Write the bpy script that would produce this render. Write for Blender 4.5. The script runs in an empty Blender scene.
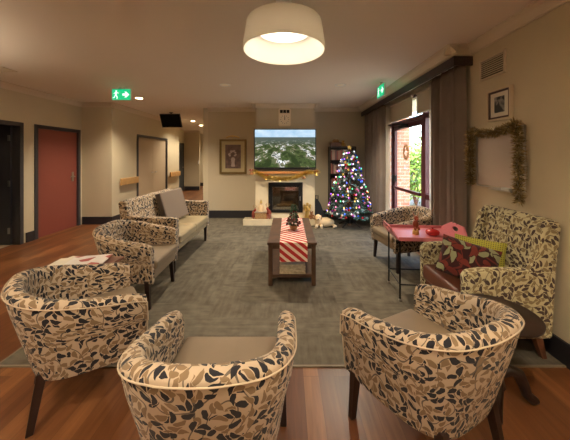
import bpy, bmesh, math, random
from mathutils import Vector, Matrix, Euler
random.seed(7)
PI = math.pi
scn = bpy.context.scene
COL = scn.collection

# ------------------------------------------------------------------ helpers
class MB:
    def __init__(s):
        s.v = []; s.f = []; s.uv = []
    def add(s, vs, fs, uvs=None):
        n = len(s.v)
        s.v += [tuple(v) for v in vs]
        for i, f in enumerate(fs):
            s.f.append(tuple(n + k for k in f))
            s.uv.append(uvs[i] if uvs else None)
        return s
    def box(s, x0, x1, y0, y1, z0, z1, M=None):
        vs = [Vector(p) for p in ((x0,y0,z0),(x1,y0,z0),(x1,y1,z0),(x0,y1,z0),(x0,y0,z1),(x1,y0,z1),(x1,y1,z1),(x0,y1,z1))]
        if M: vs = [M @ v for v in vs]
        return s.add(vs, [(0,3,2,1),(4,5,6,7),(0,1,5,4),(1,2,6,5),(2,3,7,6),(3,0,4,7)])
    def tube(s, pts, r, n=8, closed=False, cap=True):
        pts = [Vector(p) for p in pts]; rings = []
        rr = r if isinstance(r, (list, tuple)) else [r]*len(pts)
        up = Vector((0,0,1)); N = len(pts)
        for i, p in enumerate(pts):
            if closed: t = pts[(i+1) % N] - pts[i-1]
            else: t = pts[min(i+1, N-1)] - pts[max(i-1, 0)]
            t.normalize()
            a = t.cross(up)
            if a.length < 0.05: a = t.cross(Vector((0,1,0)))
            a.normalize(); b = a.cross(t).normalized()
            rings.append([p + (a*math.cos(2*PI*k/n) + b*math.sin(2*PI*k/n))*rr[i] for k in range(n)])
        vs = [v for R in rings for v in R]; fs = []
        for i in range(N if closed else N-1):
            for k in range(n):
                j = (i+1) % N
                fs.append((i*n+k, i*n+(k+1) % n, j*n+(k+1) % n, j*n+k))
        if not closed and cap:
            fs.append(tuple(range(n-1, -1, -1))); fs.append(tuple((N-1)*n+k for k in range(n)))
        return s.add(vs, fs)
    def lathe(s, prof, c=(0,0,0), n=24, M=None, cap=True):
        vs = []; fs = []; m = len(prof)
        for r, z in prof:
            for k in range(n):
                a = 2*PI*k/n
                vs.append(Vector((c[0]+r*math.cos(a), c[1]+r*math.sin(a), c[2]+z)))
        if M: vs = [M @ v for v in vs]
        for i in range(m-1):
            for k in range(n):
                fs.append((i*n+k, i*n+(k+1) % n, (i+1)*n+(k+1) % n, (i+1)*n+k))
        if prof[0] == prof[-1]: cap = False
        if cap and prof[0][0] > 1e-4: fs.append(tuple(range(n-1, -1, -1)))
        if cap and prof[-1][0] > 1e-4: fs.append(tuple((m-1)*n+k for k in range(n)))
        return s.add(vs, fs)
    def ell(s, c, r, n=12, m=8, M=None):
        vs = []; fs = []
        for i in range(m+1):
            ph = PI*i/m - PI/2
            for k in range(n):
                a = 2*PI*k/n
                q = Vector((r[0]*math.cos(ph)*math.cos(a), r[1]*math.cos(ph)*math.sin(a), r[2]*math.sin(ph)))
                if M: q = M @ q
                vs.append(q + Vector(c))
        for i in range(m):
            for k in range(n):
                fs.append((i*n+k, i*n+(k+1) % n, (i+1)*n+(k+1) % n, (i+1)*n+k))
        return s.add(vs, fs)
    def prism(s, poly, axis, a0, a1):
        # poly: 2D points, axis: 'x','y','z' is the extrusion direction
        def P(p, a):
            return {'x': (a, p[0], p[1]), 'y': (p[0], a, p[1]), 'z': (p[0], p[1], a)}[axis]
        n = len(poly)
        vs = [P(p, a0) for p in poly] + [P(p, a1) for p in poly]
        fs = [tuple(range(n-1, -1, -1)), tuple(range(n, 2*n))] + [(i, (i+1) % n, n+(i+1) % n, n+i) for i in range(n)]
        return s.add(vs, fs)
    def blade(s, p, d, w, side):
        # a small leaf or strip of foil: diamond quad
        p = Vector(p); d = Vector(d); side = Vector(side)
        return s.add([p, p + d*0.4 + side*w, p + d, p + d*0.4 - side*w], [(0,1,2,3)])
    def build(s, name, mat, parent=None, smooth=True, bevel=0, seg=2, fix=True, loc=None, subsurf=0):
        me = bpy.data.meshes.new(name)
        me.from_pydata(s.v, [], s.f)
        if fix:
            bm = bmesh.new(); bm.from_mesh(me)
            bmesh.ops.recalc_face_normals(bm, faces=bm.faces)
            bm.to_mesh(me); bm.free()
        uvl = me.uv_layers.new(name='UVMap')
        for pi, p in enumerate(me.polygons):
            u = s.uv[pi]
            if u is not None:
                # recalc may rotate/flip loops: match by vertex
                order = {vi: u[k] for k, vi in enumerate(s.f[pi])}
                for li in p.loop_indices:
                    uvl.data[li].uv = order[me.loops[li].vertex_index]
            else:
                nn = p.normal; ax = max(range(3), key=lambda k: abs(nn[k]))
                for li in p.loop_indices:
                    c = me.vertices[me.loops[li].vertex_index].co
                    uvl.data[li].uv = ((c.y, c.z), (c.x, c.z), (c.x, c.y))[ax]
        if smooth:
            for p in me.polygons: p.use_smooth = True
        if mat: me.materials.append(mat)
        o = bpy.data.objects.new(name, me); COL.objects.link(o)
        if parent: o.parent = parent
        if loc: o.location = loc
        if bevel:
            m = o.modifiers.new('bevel', 'BEVEL'); m.width = bevel; m.segments = seg
            m.limit_method = 'ANGLE'; m.angle_limit = math.radians(40); m.harden_normals = True
        elif smooth and not subsurf:
            try: me.set_sharp_from_angle(angle=math.radians(42))
            except Exception: pass
        if subsurf:
            m = o.modifiers.new('sub', 'SUBSURF'); m.levels = subsurf; m.render_levels = subsurf
        return o

def tag(o, label, cat, group=None):
    o['label'] = label; o['category'] = cat
    if group: o['group'] = group
    return o
def struct(o):
    o['kind'] = 'structure'; return o
def empty(name, loc=(0,0,0), rz=0, label=None, cat=None, group=None):
    o = bpy.data.objects.new(name, None); COL.objects.link(o)
    o.location = loc; o.rotation_euler = (0,0,rz); o.empty_display_size = .1
    if label: tag(o, label, cat, group)
    return o
def box(name, mat, x0, x1, y0, y1, z0, z1, parent=None, bevel=0, seg=2, smooth=False):
    return MB().box(x0,x1,y0,y1,z0,z1).build(name, mat, parent, smooth=bool(bevel) or smooth, bevel=bevel, seg=seg)
def copy_tree(o, parent=None):
    c = o.copy(); COL.objects.link(c)
    if parent: c.parent = parent
    for ch in [x for x in list(COL.objects) if x.parent == o]:
        copy_tree(ch, c)
    return c

# ------------------------------------------------------------------ materials
def N(nt, t, **kw):
    n = nt.nodes.new(t)
    for k, v in kw.items():
        if k.startswith('i_'):
            key = k[2:]
            n.inputs[int(key) if key.isdigit() else key].default_value = v
        else: setattr(n, k, v)
    return n
def base(name):
    m = bpy.data.materials.new(name); m.use_nodes = True
    nt = m.node_tree; return m, nt, nt.nodes['Principled BSDF']
def mat(name, col, rough=.6, metal=0, emit=None, es=0, spec=.5, noise=0, nscale=20, bump=0, bscale=200, trans=0, sheen=0):
    m, nt, b = base(name)
    b.inputs['Base Color'].default_value = (*col, 1)
    b.inputs['Roughness'].default_value = rough; b.inputs['Metallic'].default_value = metal
    b.inputs['Specular IOR Level'].default_value = spec
    if sheen: b.inputs['Sheen Weight'].default_value = sheen
    if emit: b.inputs['Emission Color'].default_value = (*emit, 1); b.inputs['Emission Strength'].default_value = es
    tc = N(nt, 'ShaderNodeTexCoord')
    if noise:
        n = N(nt, 'ShaderNodeTexNoise'); n.inputs['Scale'].default_value = nscale; n.inputs['Detail'].default_value = 4
        nt.links.new(tc.outputs['Object'], n.inputs['Vector'])
        r = N(nt, 'ShaderNodeMapRange'); r.inputs[3].default_value = 1-noise; r.inputs[4].default_value = 1+noise
        r.inputs[1].default_value = .3; r.inputs[2].default_value = .7
        nt.links.new(n.outputs['Fac'], r.inputs[0])
        mx = N(nt, 'ShaderNodeVectorMath', operation='SCALE'); mx.inputs[0].default_value = col
        nt.links.new(r.outputs[0], mx.inputs['Scale']); nt.links.new(mx.outputs[0], b.inputs['Base Color'])
    if bump:
        n = N(nt, 'ShaderNodeTexNoise'); n.inputs['Scale'].default_value = bscale
        nt.links.new(tc.outputs['Object'], n.inputs['Vector'])
        bp = N(nt, 'ShaderNodeBump'); bp.inputs['Strength'].default_value = bump; bp.inputs['Distance'].default_value = .005
        nt.links.new(n.outputs['Fac'], bp.inputs['Height']); nt.links.new(bp.outputs[0], b.inputs['Normal'])
    return m
def mth(nt, op, a, b=None, c=None):
    n = nt.nodes.new('ShaderNodeMath'); n.operation = op
    for i, x in enumerate((a, b, c)):
        if x is None: continue
        if isinstance(x, (int, float)): n.inputs[i].default_value = x
        else: nt.links.new(x, n.inputs[i])
    return n.outputs[0]
def mixc(nt, f, a, b):
    n = nt.nodes.new('ShaderNodeMix'); n.data_type = 'RGBA'
    for k, x in ((0, f), (6, a), (7, b)):
        if isinstance(x, (tuple, list)): n.inputs[k].default_value = (*x, 1)
        elif isinstance(x, (int, float)): n.inputs[k].default_value = x
        else: nt.links.new(x, n.inputs[k])
    return n.outputs[2]

def fabric(name, cream, dark, tan, S=24, darkshare=.55):
    """leaf print: teardrops lying along a swirling field, thin vines between"""
    m, nt, b = base(name); L = nt.links.new
    tc = N(nt, 'ShaderNodeUVMap'); oi = N(nt, 'ShaderNodeObjectInfo')
    off = N(nt, 'ShaderNodeVectorMath', operation='SCALE'); off.inputs[0].default_value = (7.3, 3.1, 0); L(oi.outputs['Random'], off.inputs['Scale'])
    ad = N(nt, 'ShaderNodeVectorMath', operation='ADD'); L(tc.outputs[0], ad.inputs[0]); L(off.outputs[0], ad.inputs[1])
    sc = N(nt, 'ShaderNodeVectorMath', operation='SCALE'); L(ad.outputs[0], sc.inputs[0]); sc.inputs['Scale'].default_value = S
    P = sc.outputs[0]
    # bend the plane a little so that the leaves curve
    nz = N(nt, 'ShaderNodeTexNoise', noise_dimensions='2D'); nz.inputs['Scale'].default_value = .9; L(P, nz.inputs['Vector'])
    ns = N(nt, 'ShaderNodeVectorMath', operation='SUBTRACT'); L(nz.outputs['Color'], ns.inputs[0]); ns.inputs[1].default_value = (.5,.5,.5)
    nsc = N(nt, 'ShaderNodeVectorMath', operation='SCALE'); L(ns.outputs[0], nsc.inputs[0]); nsc.inputs['Scale'].default_value = .5
    P2 = N(nt, 'ShaderNodeVectorMath', operation='ADD'); L(P, P2.inputs[0]); L(nsc.outputs[0], P2.inputs[1]); P2 = P2.outputs[0]
    def layer(src, shift, width, length):
        pa = N(nt, 'ShaderNodeVectorMath', operation='ADD'); L(src, pa.inputs[0]); pa.inputs[1].default_value = (shift, shift*1.7, 0); Q = pa.outputs[0]
        vo = N(nt, 'ShaderNodeTexVoronoi', voronoi_dimensions='2D'); vo.inputs['Scale'].default_value = 1; vo.inputs['Randomness'].default_value = .55; L(Q, vo.inputs['Vector'])
        ve = N(nt, 'ShaderNodeTexVoronoi', voronoi_dimensions='2D', feature='DISTANCE_TO_EDGE'); ve.inputs['Scale'].default_value = 1; ve.inputs['Randomness'].default_value = .55; L(Q, ve.inputs['Vector'])
        lv = N(nt, 'ShaderNodeVectorMath', operation='SUBTRACT'); L(Q, lv.inputs[0]); L(vo.outputs['Position'], lv.inputs[1])
        back = N(nt, 'ShaderNodeVectorMath', operation='SUBTRACT'); L(vo.outputs['Position'], back.inputs[0]); back.inputs[1].default_value = (shift, shift*1.7, 0)
        fn = N(nt, 'ShaderNodeTexNoise', noise_dimensions='2D'); fn.inputs['Scale'].default_value = .2; fn.inputs['Detail'].default_value = 0; L(back.outputs[0], fn.inputs['Vector'])
        rc = N(nt, 'ShaderNodeSeparateColor'); L(vo.outputs['Color'], rc.inputs[0])
        ang = mth(nt, 'ADD', mth(nt, 'MULTIPLY', fn.outputs['Fac'], 15), mth(nt, 'MULTIPLY', rc.outputs[0], 1.1))
        co, si = mth(nt, 'COSINE', ang), mth(nt, 'SINE', ang)
        sx = N(nt, 'ShaderNodeSeparateXYZ'); L(lv.outputs[0], sx.inputs[0])
        x = mth(nt, 'ADD', mth(nt, 'MULTIPLY', sx.outputs[0], co), mth(nt, 'MULTIPLY', sx.outputs[1], si))
        y = mth(nt, 'SUBTRACT', mth(nt, 'MULTIPLY', sx.outputs[1], co), mth(nt, 'MULTIPLY', sx.outputs[0], si))
        y = mth(nt, 'ADD', y, mth(nt, 'MULTIPLY', mth(nt, 'MULTIPLY', x, x), .5))
        t = mth(nt, 'MAXIMUM', mth(nt, 'MULTIPLY', mth(nt, 'ADD', x, length/2), 1/length), 0)
        w = mth(nt, 'MULTIPLY', mth(nt, 'MULTIPLY', mth(nt, 'SQRT', t), mth(nt, 'SUBTRACT', 1, t)), width)
        sd = mth(nt, 'MINIMUM', mth(nt, 'SUBTRACT', w, mth(nt, 'ABSOLUTE', y)), mth(nt, 'SUBTRACT', ve.outputs['Distance'], .02))
        return sd, mixc(nt, mth(nt, 'LESS_THAN', rc.outputs[1], darkshare), tan, dark)
    sA, cA = layer(P2, 0, .60, 1.04)
    sB, cB = layer(P2, 7.46, .58, .98)
    inA = mth(nt, 'GREATER_THAN', sA, .0); gap = mth(nt, 'LESS_THAN', sA, -.07)
    inB = mth(nt, 'MULTIPLY', mth(nt, 'GREATER_THAN', sB, .0), gap)
    leaf = mth(nt, 'MAXIMUM', inA, inB)
    lc = mixc(nt, inA, cB, cA)
    # vines: contour lines of a slow noise
    vn = N(nt, 'ShaderNodeTexNoise', noise_dimensions='2D'); vn.inputs['Scale'].default_value = .3; vn.inputs['Detail'].default_value = 0; L(P, vn.inputs['Vector'])
    fr = mth(nt, 'FRACT', mth(nt, 'MULTIPLY', vn.outputs['Fac'], 5))
    vine = mth(nt, 'LESS_THAN', mth(nt, 'ABSOLUTE', mth(nt, 'SUBTRACT', fr, .5)), .05)
    c1 = mixc(nt, mth(nt, 'MULTIPLY', vine, .75), cream, dark)
    c2 = mixc(nt, leaf, c1, lc)
    L(c2, b.inputs['Base Color']); b.inputs['Roughness'].default_value = .85; b.inputs['Specular IOR Level'].default_value = .2
    b.inputs['Sheen Weight'].default_value = .12
    bn = N(nt, 'ShaderNodeTexNoise'); bn.inputs['Scale'].default_value = 500; L(tc.outputs[0], bn.inputs['Vector'])
    bp = N(nt, 'ShaderNodeBump'); bp.inputs['Strength'].default_value = .15; bp.inputs['Distance'].default_value = .003; L(bn.outputs['Fac'], bp.inputs['Height']); L(bp.outputs[0], b.inputs['Normal'])
    return m

M = {}
M['fabric'] = fabric('leaf_print_fabric', (.48,.37,.26), (.018,.017,.021), (.22,.145,.08), S=18.5)
M['fabric_light'] = fabric('leaf_print_fabric_gold', (.54,.48,.29), (.075,.048,.04), (.25,.19,.10), S=18.5, darkshare=.6)
M['cream_cord'] = mat('cream_cord', (.52,.41,.29), .8)
M['tan_vinyl'] = mat('tan_vinyl', (.22,.16,.10), .5, bump=.1, bscale=300, noise=.08, nscale=6)
M['sofa_tan'] = mat('sofa_tan', (.33,.255,.145), .55, bump=.1, bscale=300, noise=.07, nscale=6)
M['brown_leather'] = mat('brown_leather', (.115,.035,.018), .35, bump=.2, bscale=120)
M['dark_wood'] = mat('dark_wood', (.022,.009,.006), .42, noise=.3, nscale=12)
M['mid_wood'] = mat('mid_wood', (.078,.037,.018), .5, noise=.3, nscale=9)
M['leg_wood'] = mat('leg_wood', (.16,.06,.028), .4, noise=.2, nscale=12)
M['wall'] = mat('wall_paint', (.57,.49,.34), .75, bump=.05, bscale=120, noise=.02, nscale=3)
M['wall_warm'] = mat('wall_paint_taupe', (.51,.43,.30), .75, bump=.05, bscale=120)
M['ceiling'] = mat('ceiling_paint', (.77,.70,.61), .8, bump=.04, bscale=90)
M['cornice'] = mat('cornice_paint', (.66,.57,.45), .7)
M['skirting'] = mat('skirting_paint', (.022,.020,.024), .45)
M['door_frame'] = mat('charcoal_door_frame', (.045,.042,.046), .45)
M['red_door'] = mat('brick_red_door', (.24,.06,.042), .45)
M['cream_door'] = mat('cream_door', (.52,.41,.28), .55)
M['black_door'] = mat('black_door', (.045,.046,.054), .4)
M['steel'] = mat('brushed_steel', (.55,.53,.5), .3, 1)
M['black'] = mat('black_plastic', (.006,.006,.007), .35)
M['black_metal'] = mat('black_metal', (.012,.011,.011), .4, .5)
M['rail_wood'] = mat('blond_handrail_wood', (.50,.28,.10), .45, noise=.12, nscale=8)
M['maroon'] = mat('maroon_aluminium', (.075,.012,.016), .35)
M['curtain'] = mat('taupe_curtain', (.20,.155,.125), .9, bump=.2, bscale=300, sheen=.2, noise=.06, nscale=5)
M['pelmet'] = mat('dark_brown_pelmet', (.035,.02,.016), .5)
M['white'] = mat('white_paint', (.75,.74,.7), .4)
M['cream_stone'] = mat('cream_stone', (.78,.66,.45), .5, noise=.06, nscale=5)
M['hearth_top'] = mat('honed_hearth_stone', (.40,.33,.2), .35, noise=.2, nscale=14)
M['mantel_wood'] = mat('orange_pine', (.55,.24,.075), .4, noise=.12, nscale=6)
M['gold'] = mat('gold_tinsel', (.80,.62,.22), .28, 1)
M['pale_gold'] = mat('pale_gold_tinsel', (.70,.55,.28), .3, .9)
M['pink'] = mat('pink_lacquer', (.58,.17,.19), .35)
M['red'] = mat('glossy_red', (.42,.02,.02), .25)
M['gold_paint'] = mat('gold_paint', (.65,.43,.13), .35, .8)
M['wicker'] = mat('wicker', (.38,.22,.09), .8, noise=.35, nscale=60)
M['plush_cream'] = mat('cream_plush', (.74,.55,.33), .95, bump=.6, bscale=120)
M['plush_brown'] = mat('brown_plush', (.30,.13,.05), .95, bump=.6, bscale=120)
M['taupe_cushion'] = mat('taupe_cushion_fabric', (.21,.155,.115), .85, bump=.15, bscale=300)
M['dark_taupe'] = mat('dark_taupe_side', (.075,.055,.042), .85)
M['paper'] = mat('paper', (.72,.66,.55), .6)
M['old_paper'] = mat('aged_paper', (.42,.35,.25), .8, noise=.25, nscale=30)
M['blind'] = mat('beige_blind', (.52,.42,.32), .85)
M['whiteboard'] = mat('whiteboard_enamel', (.56,.48,.42), .16)
M['aluminium'] = mat('aluminium', (.6,.57,.52), .35, .9)
M['vent'] = mat('vent_cream', (.60,.50,.37), .5)
M['dark_gap'] = mat('dark_gap', (.02,.015,.012), .9)

def wood_floor():
    m, nt, b = base('jarrah_planks'); L = nt.links.new
    g = N(nt, 'ShaderNodeTexCoord'); mp = N(nt, 'ShaderNodeMapping'); mp.inputs['Rotation'].default_value = (0,0,PI/2)
    L(g.outputs['Object'], mp.inputs['Vector'])
    br = N(nt, 'ShaderNodeTexBrick'); br.offset = .37; br.offset_frequency = 2
    br.inputs['Color1'].default_value = (0,0,0,1); br.inputs['Color2'].default_value = (1,1,1,1); br.inputs['Mortar'].default_value = (.5,.5,.5,1)
    br.inputs['Scale'].default_value = 1; br.inputs['Mortar Size'].default_value = .0011; br.inputs['Brick Width'].default_value = .92; br.inputs['Row Height'].default_value = .105
    L(mp.outputs[0], br.inputs['Vector'])
    s = N(nt, 'ShaderNodeSeparateColor'); L(br.outputs['Color'], s.inputs[0])
    # grain: stretched noise, shifted from board to board
    cb = N(nt, 'ShaderNodeCombineXYZ'); L(mth(nt, 'MULTIPLY', s.outputs[0], 9), cb.inputs[2])
    mp2 = N(nt, 'ShaderNodeMapping'); mp2.inputs['Scale'].default_value = (16, 1.3, 1); L(g.outputs['Object'], mp2.inputs['Vector'])
    ad = N(nt, 'ShaderNodeVectorMath', operation='ADD'); L(mp2.outputs[0], ad.inputs[0]); L(cb.outputs[0], ad.inputs[1])
    gn = N(nt, 'ShaderNodeTexNoise'); gn.inputs['Scale'].default_value = 1.6; gn.inputs['Detail'].default_value = 6; gn.inputs['Distortion'].default_value = .7; L(ad.outputs[0], gn.inputs['Vector'])
    r = N(nt, 'ShaderNodeValToRGB'); e = r.color_ramp.elements
    e[0].position = 0; e[0].color = (.085,.026,.010,1); e[1].position = 1; e[1].color = (.27,.112,.040,1)
    k = e.new(.5); k.color = (.145,.052,.018,1)
    v = mth(nt, 'ADD', mth(nt, 'MULTIPLY', s.outputs[0], .62), mth(nt, 'MULTIPLY', mth(nt, 'SUBTRACT', gn.outputs['Fac'], .27), 1.0))
    L(v, r.inputs['Fac'])
    mort = mixc(nt, mth(nt, 'MULTIPLY', br.outputs['Fac'], .6), r.outputs[0], (.05,.016,.006))
    L(mort, b.inputs['Base Color']); b.inputs['Roughness'].default_value = .36; b.inputs['Specular IOR Level'].default_value = .45
    return m
def carpet_mat():
    m, nt, b = base('grey_brown_carpet_tiles'); L = nt.links.new
    g = N(nt, 'ShaderNodeTexCoord')
    br = N(nt, 'ShaderNodeTexBrick'); br.offset = .5
    br.inputs['Color1'].default_value = (0,0,0,1); br.inputs['Color2'].default_value = (1,1,1,1); br.inputs['Mortar'].default_value = (.4,.4,.4,1)
    br.inputs['Scale'].default_value = 1; br.inputs['Mortar Size'].default_value = .0; br.inputs['Brick Width'].default_value = .5; br.inputs['Row Height'].default_value = .25
    L(g.outputs['Object'], br.inputs['Vector'])
    s = N(nt, 'ShaderNodeSeparateColor'); L(br.outputs['Color'], s.inputs[0])
    mp = N(nt, 'ShaderNodeMapping'); mp.inputs['Scale'].default_value = (4, 26, 1); L(g.outputs['Object'], mp.inputs['Vector'])
    mq = N(nt, 'ShaderNodeMapping'); mq.inputs['Scale'].default_value = (26, 4, 1); L(g.outputs['Object'], mq.inputs['Vector'])
    n1 = N(nt, 'ShaderNodeTexNoise'); n1.inputs['Scale'].default_value = 1; n1.inputs['Detail'].default_value = 5; L(mp.outputs[0], n1.inputs['Vector'])
    n3 = N(nt, 'ShaderNodeTexNoise'); n3.inputs['Scale'].default_value = 1; n3.inputs['Detail'].default_value = 5; L(mq.outputs[0], n3.inputs['Vector'])
    pick = mth(nt, 'GREATER_THAN', s.outputs[0], .5)
    nn = mth(nt, 'ADD', mth(nt, 'MULTIPLY', n1.outputs['Fac'], pick), mth(nt, 'MULTIPLY', n3.outputs['Fac'], mth(nt, 'SUBTRACT', 1, pick)))
    n2 = N(nt, 'ShaderNodeTexNoise'); n2.inputs['Scale'].default_value = 9; n2.inputs['Detail'].default_value = 6; L(g.outputs['Object'], n2.inputs['Vector'])
    v = mth(nt, 'ADD', mth(nt, 'MULTIPLY', s.outputs[0], .16), mth(nt, 'ADD', mth(nt, 'MULTIPLY', nn, .55), mth(nt, 'MULTIPLY', n2.outputs['Fac'], .7)))
    r = N(nt, 'ShaderNodeValToRGB'); e = r.color_ramp.elements
    e[0].position = .30; e[0].color = (.056,.048,.036,1); e[1].position = 1.1; e[1].color = (.20,.172,.128,1)
    L(v, r.inputs['Fac']); L(r.outputs[0], b.inputs['Base Color'])
    b.inputs['Roughness'].default_value = .97; b.inputs['Specular IOR Level'].default_value = .1
    bn = N(nt, 'ShaderNodeTexNoise'); bn.inputs['Scale'].default_value = 220; L(g.outputs['Object'], bn.inputs['Vector'])
    bp = N(nt, 'ShaderNodeBump'); bp.inputs['Strength'].default_value = .5; bp.inputs['Distance'].default_value = .006; L(bn.outputs['Fac'], bp.inputs['Height']); L(bp.outputs[0], b.inputs['Normal'])
    return m
def brick_mat():
    m, nt, b = base('salmon_brick'); L = nt.links.new
    uv = N(nt, 'ShaderNodeUVMap')
    br = N(nt, 'ShaderNodeTexBrick'); br.inputs['Scale'].default_value = 1; br.inputs['Brick Width'].default_value = .24; br.inputs['Row Height'].default_value = .086; br.inputs['Mortar Size'].default_value = .006
    br.inputs['Color1'].default_value = (.46,.15,.08,1); br.inputs['Color2'].default_value = (.58,.24,.14,1); br.inputs['Mortar'].default_value = (.55,.47,.4,1)
    L(uv.outputs[0], br.inputs['Vector']); L(br.outputs['Color'], b.inputs['Base Color']); b.inputs['Roughness'].default_value = .85
    return m
def stripes():
    m, nt, b = base('candy_stripe_cloth'); L = nt.links.new
    uv = N(nt, 'ShaderNodeUVMap'); s = N(nt, 'ShaderNodeSeparateXYZ'); L(uv.outputs[0], s.inputs[0])
    f = mth(nt, 'FRACT', mth(nt, 'MULTIPLY', mth(nt, 'ADD', s.outputs[0], mth(nt, 'MULTIPLY', s.outputs[1], 1.25)), 9))
    k = mth(nt, 'GREATER_THAN', f, .45)
    L(mixc(nt, k, (.80,.66,.54), (.45,.018,.018)), b.inputs['Base Color']); b.inputs['Roughness'].default_value = .85
    return m
def glass_mat(name='clear_glass', tint=(.96,.97,.96), refl=.12, rough=.02):
    m = bpy.data.materials.new(name); m.use_nodes = True; nt = m.node_tree
    for n in list(nt.nodes): nt.nodes.remove(n)
    o = N(nt, 'ShaderNodeOutputMaterial'); t = N(nt, 'ShaderNodeBsdfTransparent'); g = N(nt, 'ShaderNodeBsdfGlossy'); mx = N(nt, 'ShaderNodeMixShader')
    t.inputs[0].default_value = (*tint, 1); g.inputs['Roughness'].default_value = rough; mx.inputs[0].default_value = refl
    nt.links.new(t.outputs[0], mx.inputs[1]); nt.links.new(g.outputs[0], mx.inputs[2]); nt.links.new(mx.outputs[0], o.inputs[0])
    return m
def sheer_mat():
    m = bpy.data.materials.new('white_sheer'); m.use_nodes = True; nt = m.node_tree
    for n in list(nt.nodes): nt.nodes.remove(n)
    o = N(nt, 'ShaderNodeOutputMaterial'); t = N(nt, 'ShaderNodeBsdfTransparent'); g = N(nt, 'ShaderNodeBsdfTranslucent'); d = N(nt, 'ShaderNodeBsdfDiffuse')
    g.inputs[0].default_value = (.8,.72,.6,1); d.inputs[0].default_value = (.7,.62,.5,1)
    a = N(nt, 'ShaderNodeMixShader'); c = N(nt, 'ShaderNodeMixShader'); a.inputs[0].default_value = .5; c.inputs[0].default_value = .7
    nt.links.new(g.outputs[0], a.inputs[1]); nt.links.new(d.outputs[0], a.inputs[2])
    nt.links.new(t.outputs[0], c.inputs[1]); nt.links.new(a.outputs[0], c.inputs[2]); nt.links.new(c.outputs[0], o.inputs[0])
    return m
def leafy(name, c1, c2, c3=None, rough=.6, metal=0):
    m, nt, b = base(name); L = nt.links.new
    g = N(nt, 'ShaderNodeNewGeometry'); r = N(nt, 'ShaderNodeValToRGB'); e = r.color_ramp.elements
    e[0].color = (*c1,1); e[1].color = (*c2,1)
    if c3: e.new(.85).color = (*c2,1); e[-1].color = (*c3,1)
    L(g.outputs['Random Per Island'], r.inputs['Fac']); L(r.outputs[0], b.inputs['Base Color'])
    b.inputs['Roughness'].default_value = rough; b.inputs['Metallic'].default_value = metal
    return m
def screen_mat():
    """the picture on the television: an aerial view of a leafy town under a blue sky"""
    m, nt, b = base('screen_picture'); L = nt.links.new
    uv = N(nt, 'ShaderNodeUVMap'); s = N(nt, 'ShaderNodeSeparateXYZ'); L(uv.outputs[0], s.inputs[0])
    z = s.outputs[1]                                    # 0 bottom .. 1 top
    persp = mth(nt, 'DIVIDE', 1, mth(nt, 'MAXIMUM', mth(nt, 'SUBTRACT', 1.02, z), .12))
    cb = N(nt, 'ShaderNodeCombineXYZ'); L(mth(nt, 'MULTIPLY', mth(nt, 'MULTIPLY', mth(nt, 'SUBTRACT', s.outputs[0], .5), persp), 2.6), cb.inputs[0]); L(mth(nt, 'MULTIPLY', persp, 1.5), cb.inputs[1])
    vo = N(nt, 'ShaderNodeTexVoronoi', voronoi_dimensions='2D'); vo.inputs['Scale'].default_value = 6; L(cb.outputs[0], vo.inputs['Vector'])
    sc = N(nt, 'ShaderNodeSeparateColor'); L(vo.outputs['Color'], sc.inputs[0])
    r = N(nt, 'ShaderNodeValToRGB'); r.color_ramp.interpolation = 'CONSTANT'; e = r.color_ramp.elements
    e[0].color = (.016,.032,.008,1); e[1].position = .35; e[1].color = (.04,.07,.018,1)
    for p, c in ((.58,(.09,.11,.05,1)), (.70,(.20,.17,.12,1)), (.78,(.55,.55,.52,1)), (.86,(.03,.05,.04,1)), (.95,(.75,.77,.8,1))): e.new(p).color = c
    n = N(nt, 'ShaderNodeTexNoise', noise_dimensions='2D'); n.inputs['Scale'].default_value = 1.6; n.inputs['Detail'].default_value = 4; L(cb.outputs[0], n.inputs['Vector'])
    L(mth(nt, 'ADD', mth(nt, 'MULTIPLY', sc.outputs[0], .5), mth(nt, 'MULTIPLY', mth(nt, 'SUBTRACT', n.outputs['Fac'], .33), 1.7)), r.inputs['Fac'])
    hills = mixc(nt, mth(nt, 'MULTIPLY', mth(nt, 'SUBTRACT', z, .55), 5), r.outputs[0], (.06,.085,.075))
    ground = mixc(nt, mth(nt, 'GREATER_THAN', z, .60), r.outputs[0], hills)
    cn = N(nt, 'ShaderNodeTexNoise', noise_dimensions='2D'); cn.inputs['Scale'].default_value = 6; L(uv.outputs[0], cn.inputs['Vector'])
    skyc = mixc(nt, cn.outputs['Fac'], (.18,.38,.60), (.62,.74,.82))
    fin = mixc(nt, mth(nt, 'GREATER_THAN', z, .80), ground, skyc)
    L(fin, b.inputs['Emission Color']); b.inputs['Emission Strength'].default_value = .75; b.inputs['Base Color'].default_value = (.01,.01,.01,1); b.inputs['Roughness'].default_value = .25
    return m
def picture_mat(name, dark, light, scale, seed):
    m, nt, b = base(name); L = nt.links.new
    uv = N(nt, 'ShaderNodeTexCoord'); n = N(nt, 'ShaderNodeTexNoise'); n.inputs['Scale'].default_value = scale; n.inputs['Detail'].default_value = 4; n.inputs['Distortion'].default_value = 1.5
    mp = N(nt, 'ShaderNodeMapping'); mp.inputs['Location'].default_value = (seed, seed, 0); L(uv.outputs['Object'], mp.inputs[0]); L(mp.outputs[0], n.inputs['Vector'])
    r = N(nt, 'ShaderNodeValToRGB'); e = r.color_ramp.elements; e[0].position = .42; e[0].color = (*dark,1); e[1].position = .68; e[1].color = (*light,1)
    L(n.outputs['Fac'], r.inputs['Fac']); L(r.outputs[0], b.inputs['Base Color']); b.inputs['Roughness'].default_value = .3
    return m
def leaf_cushion():
    m = fabric('red_leaf_print', (.035,.010,.010), (.15,.025,.018), (.24,.25,.14), S=10, darkshare=.55)
    return m
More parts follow.
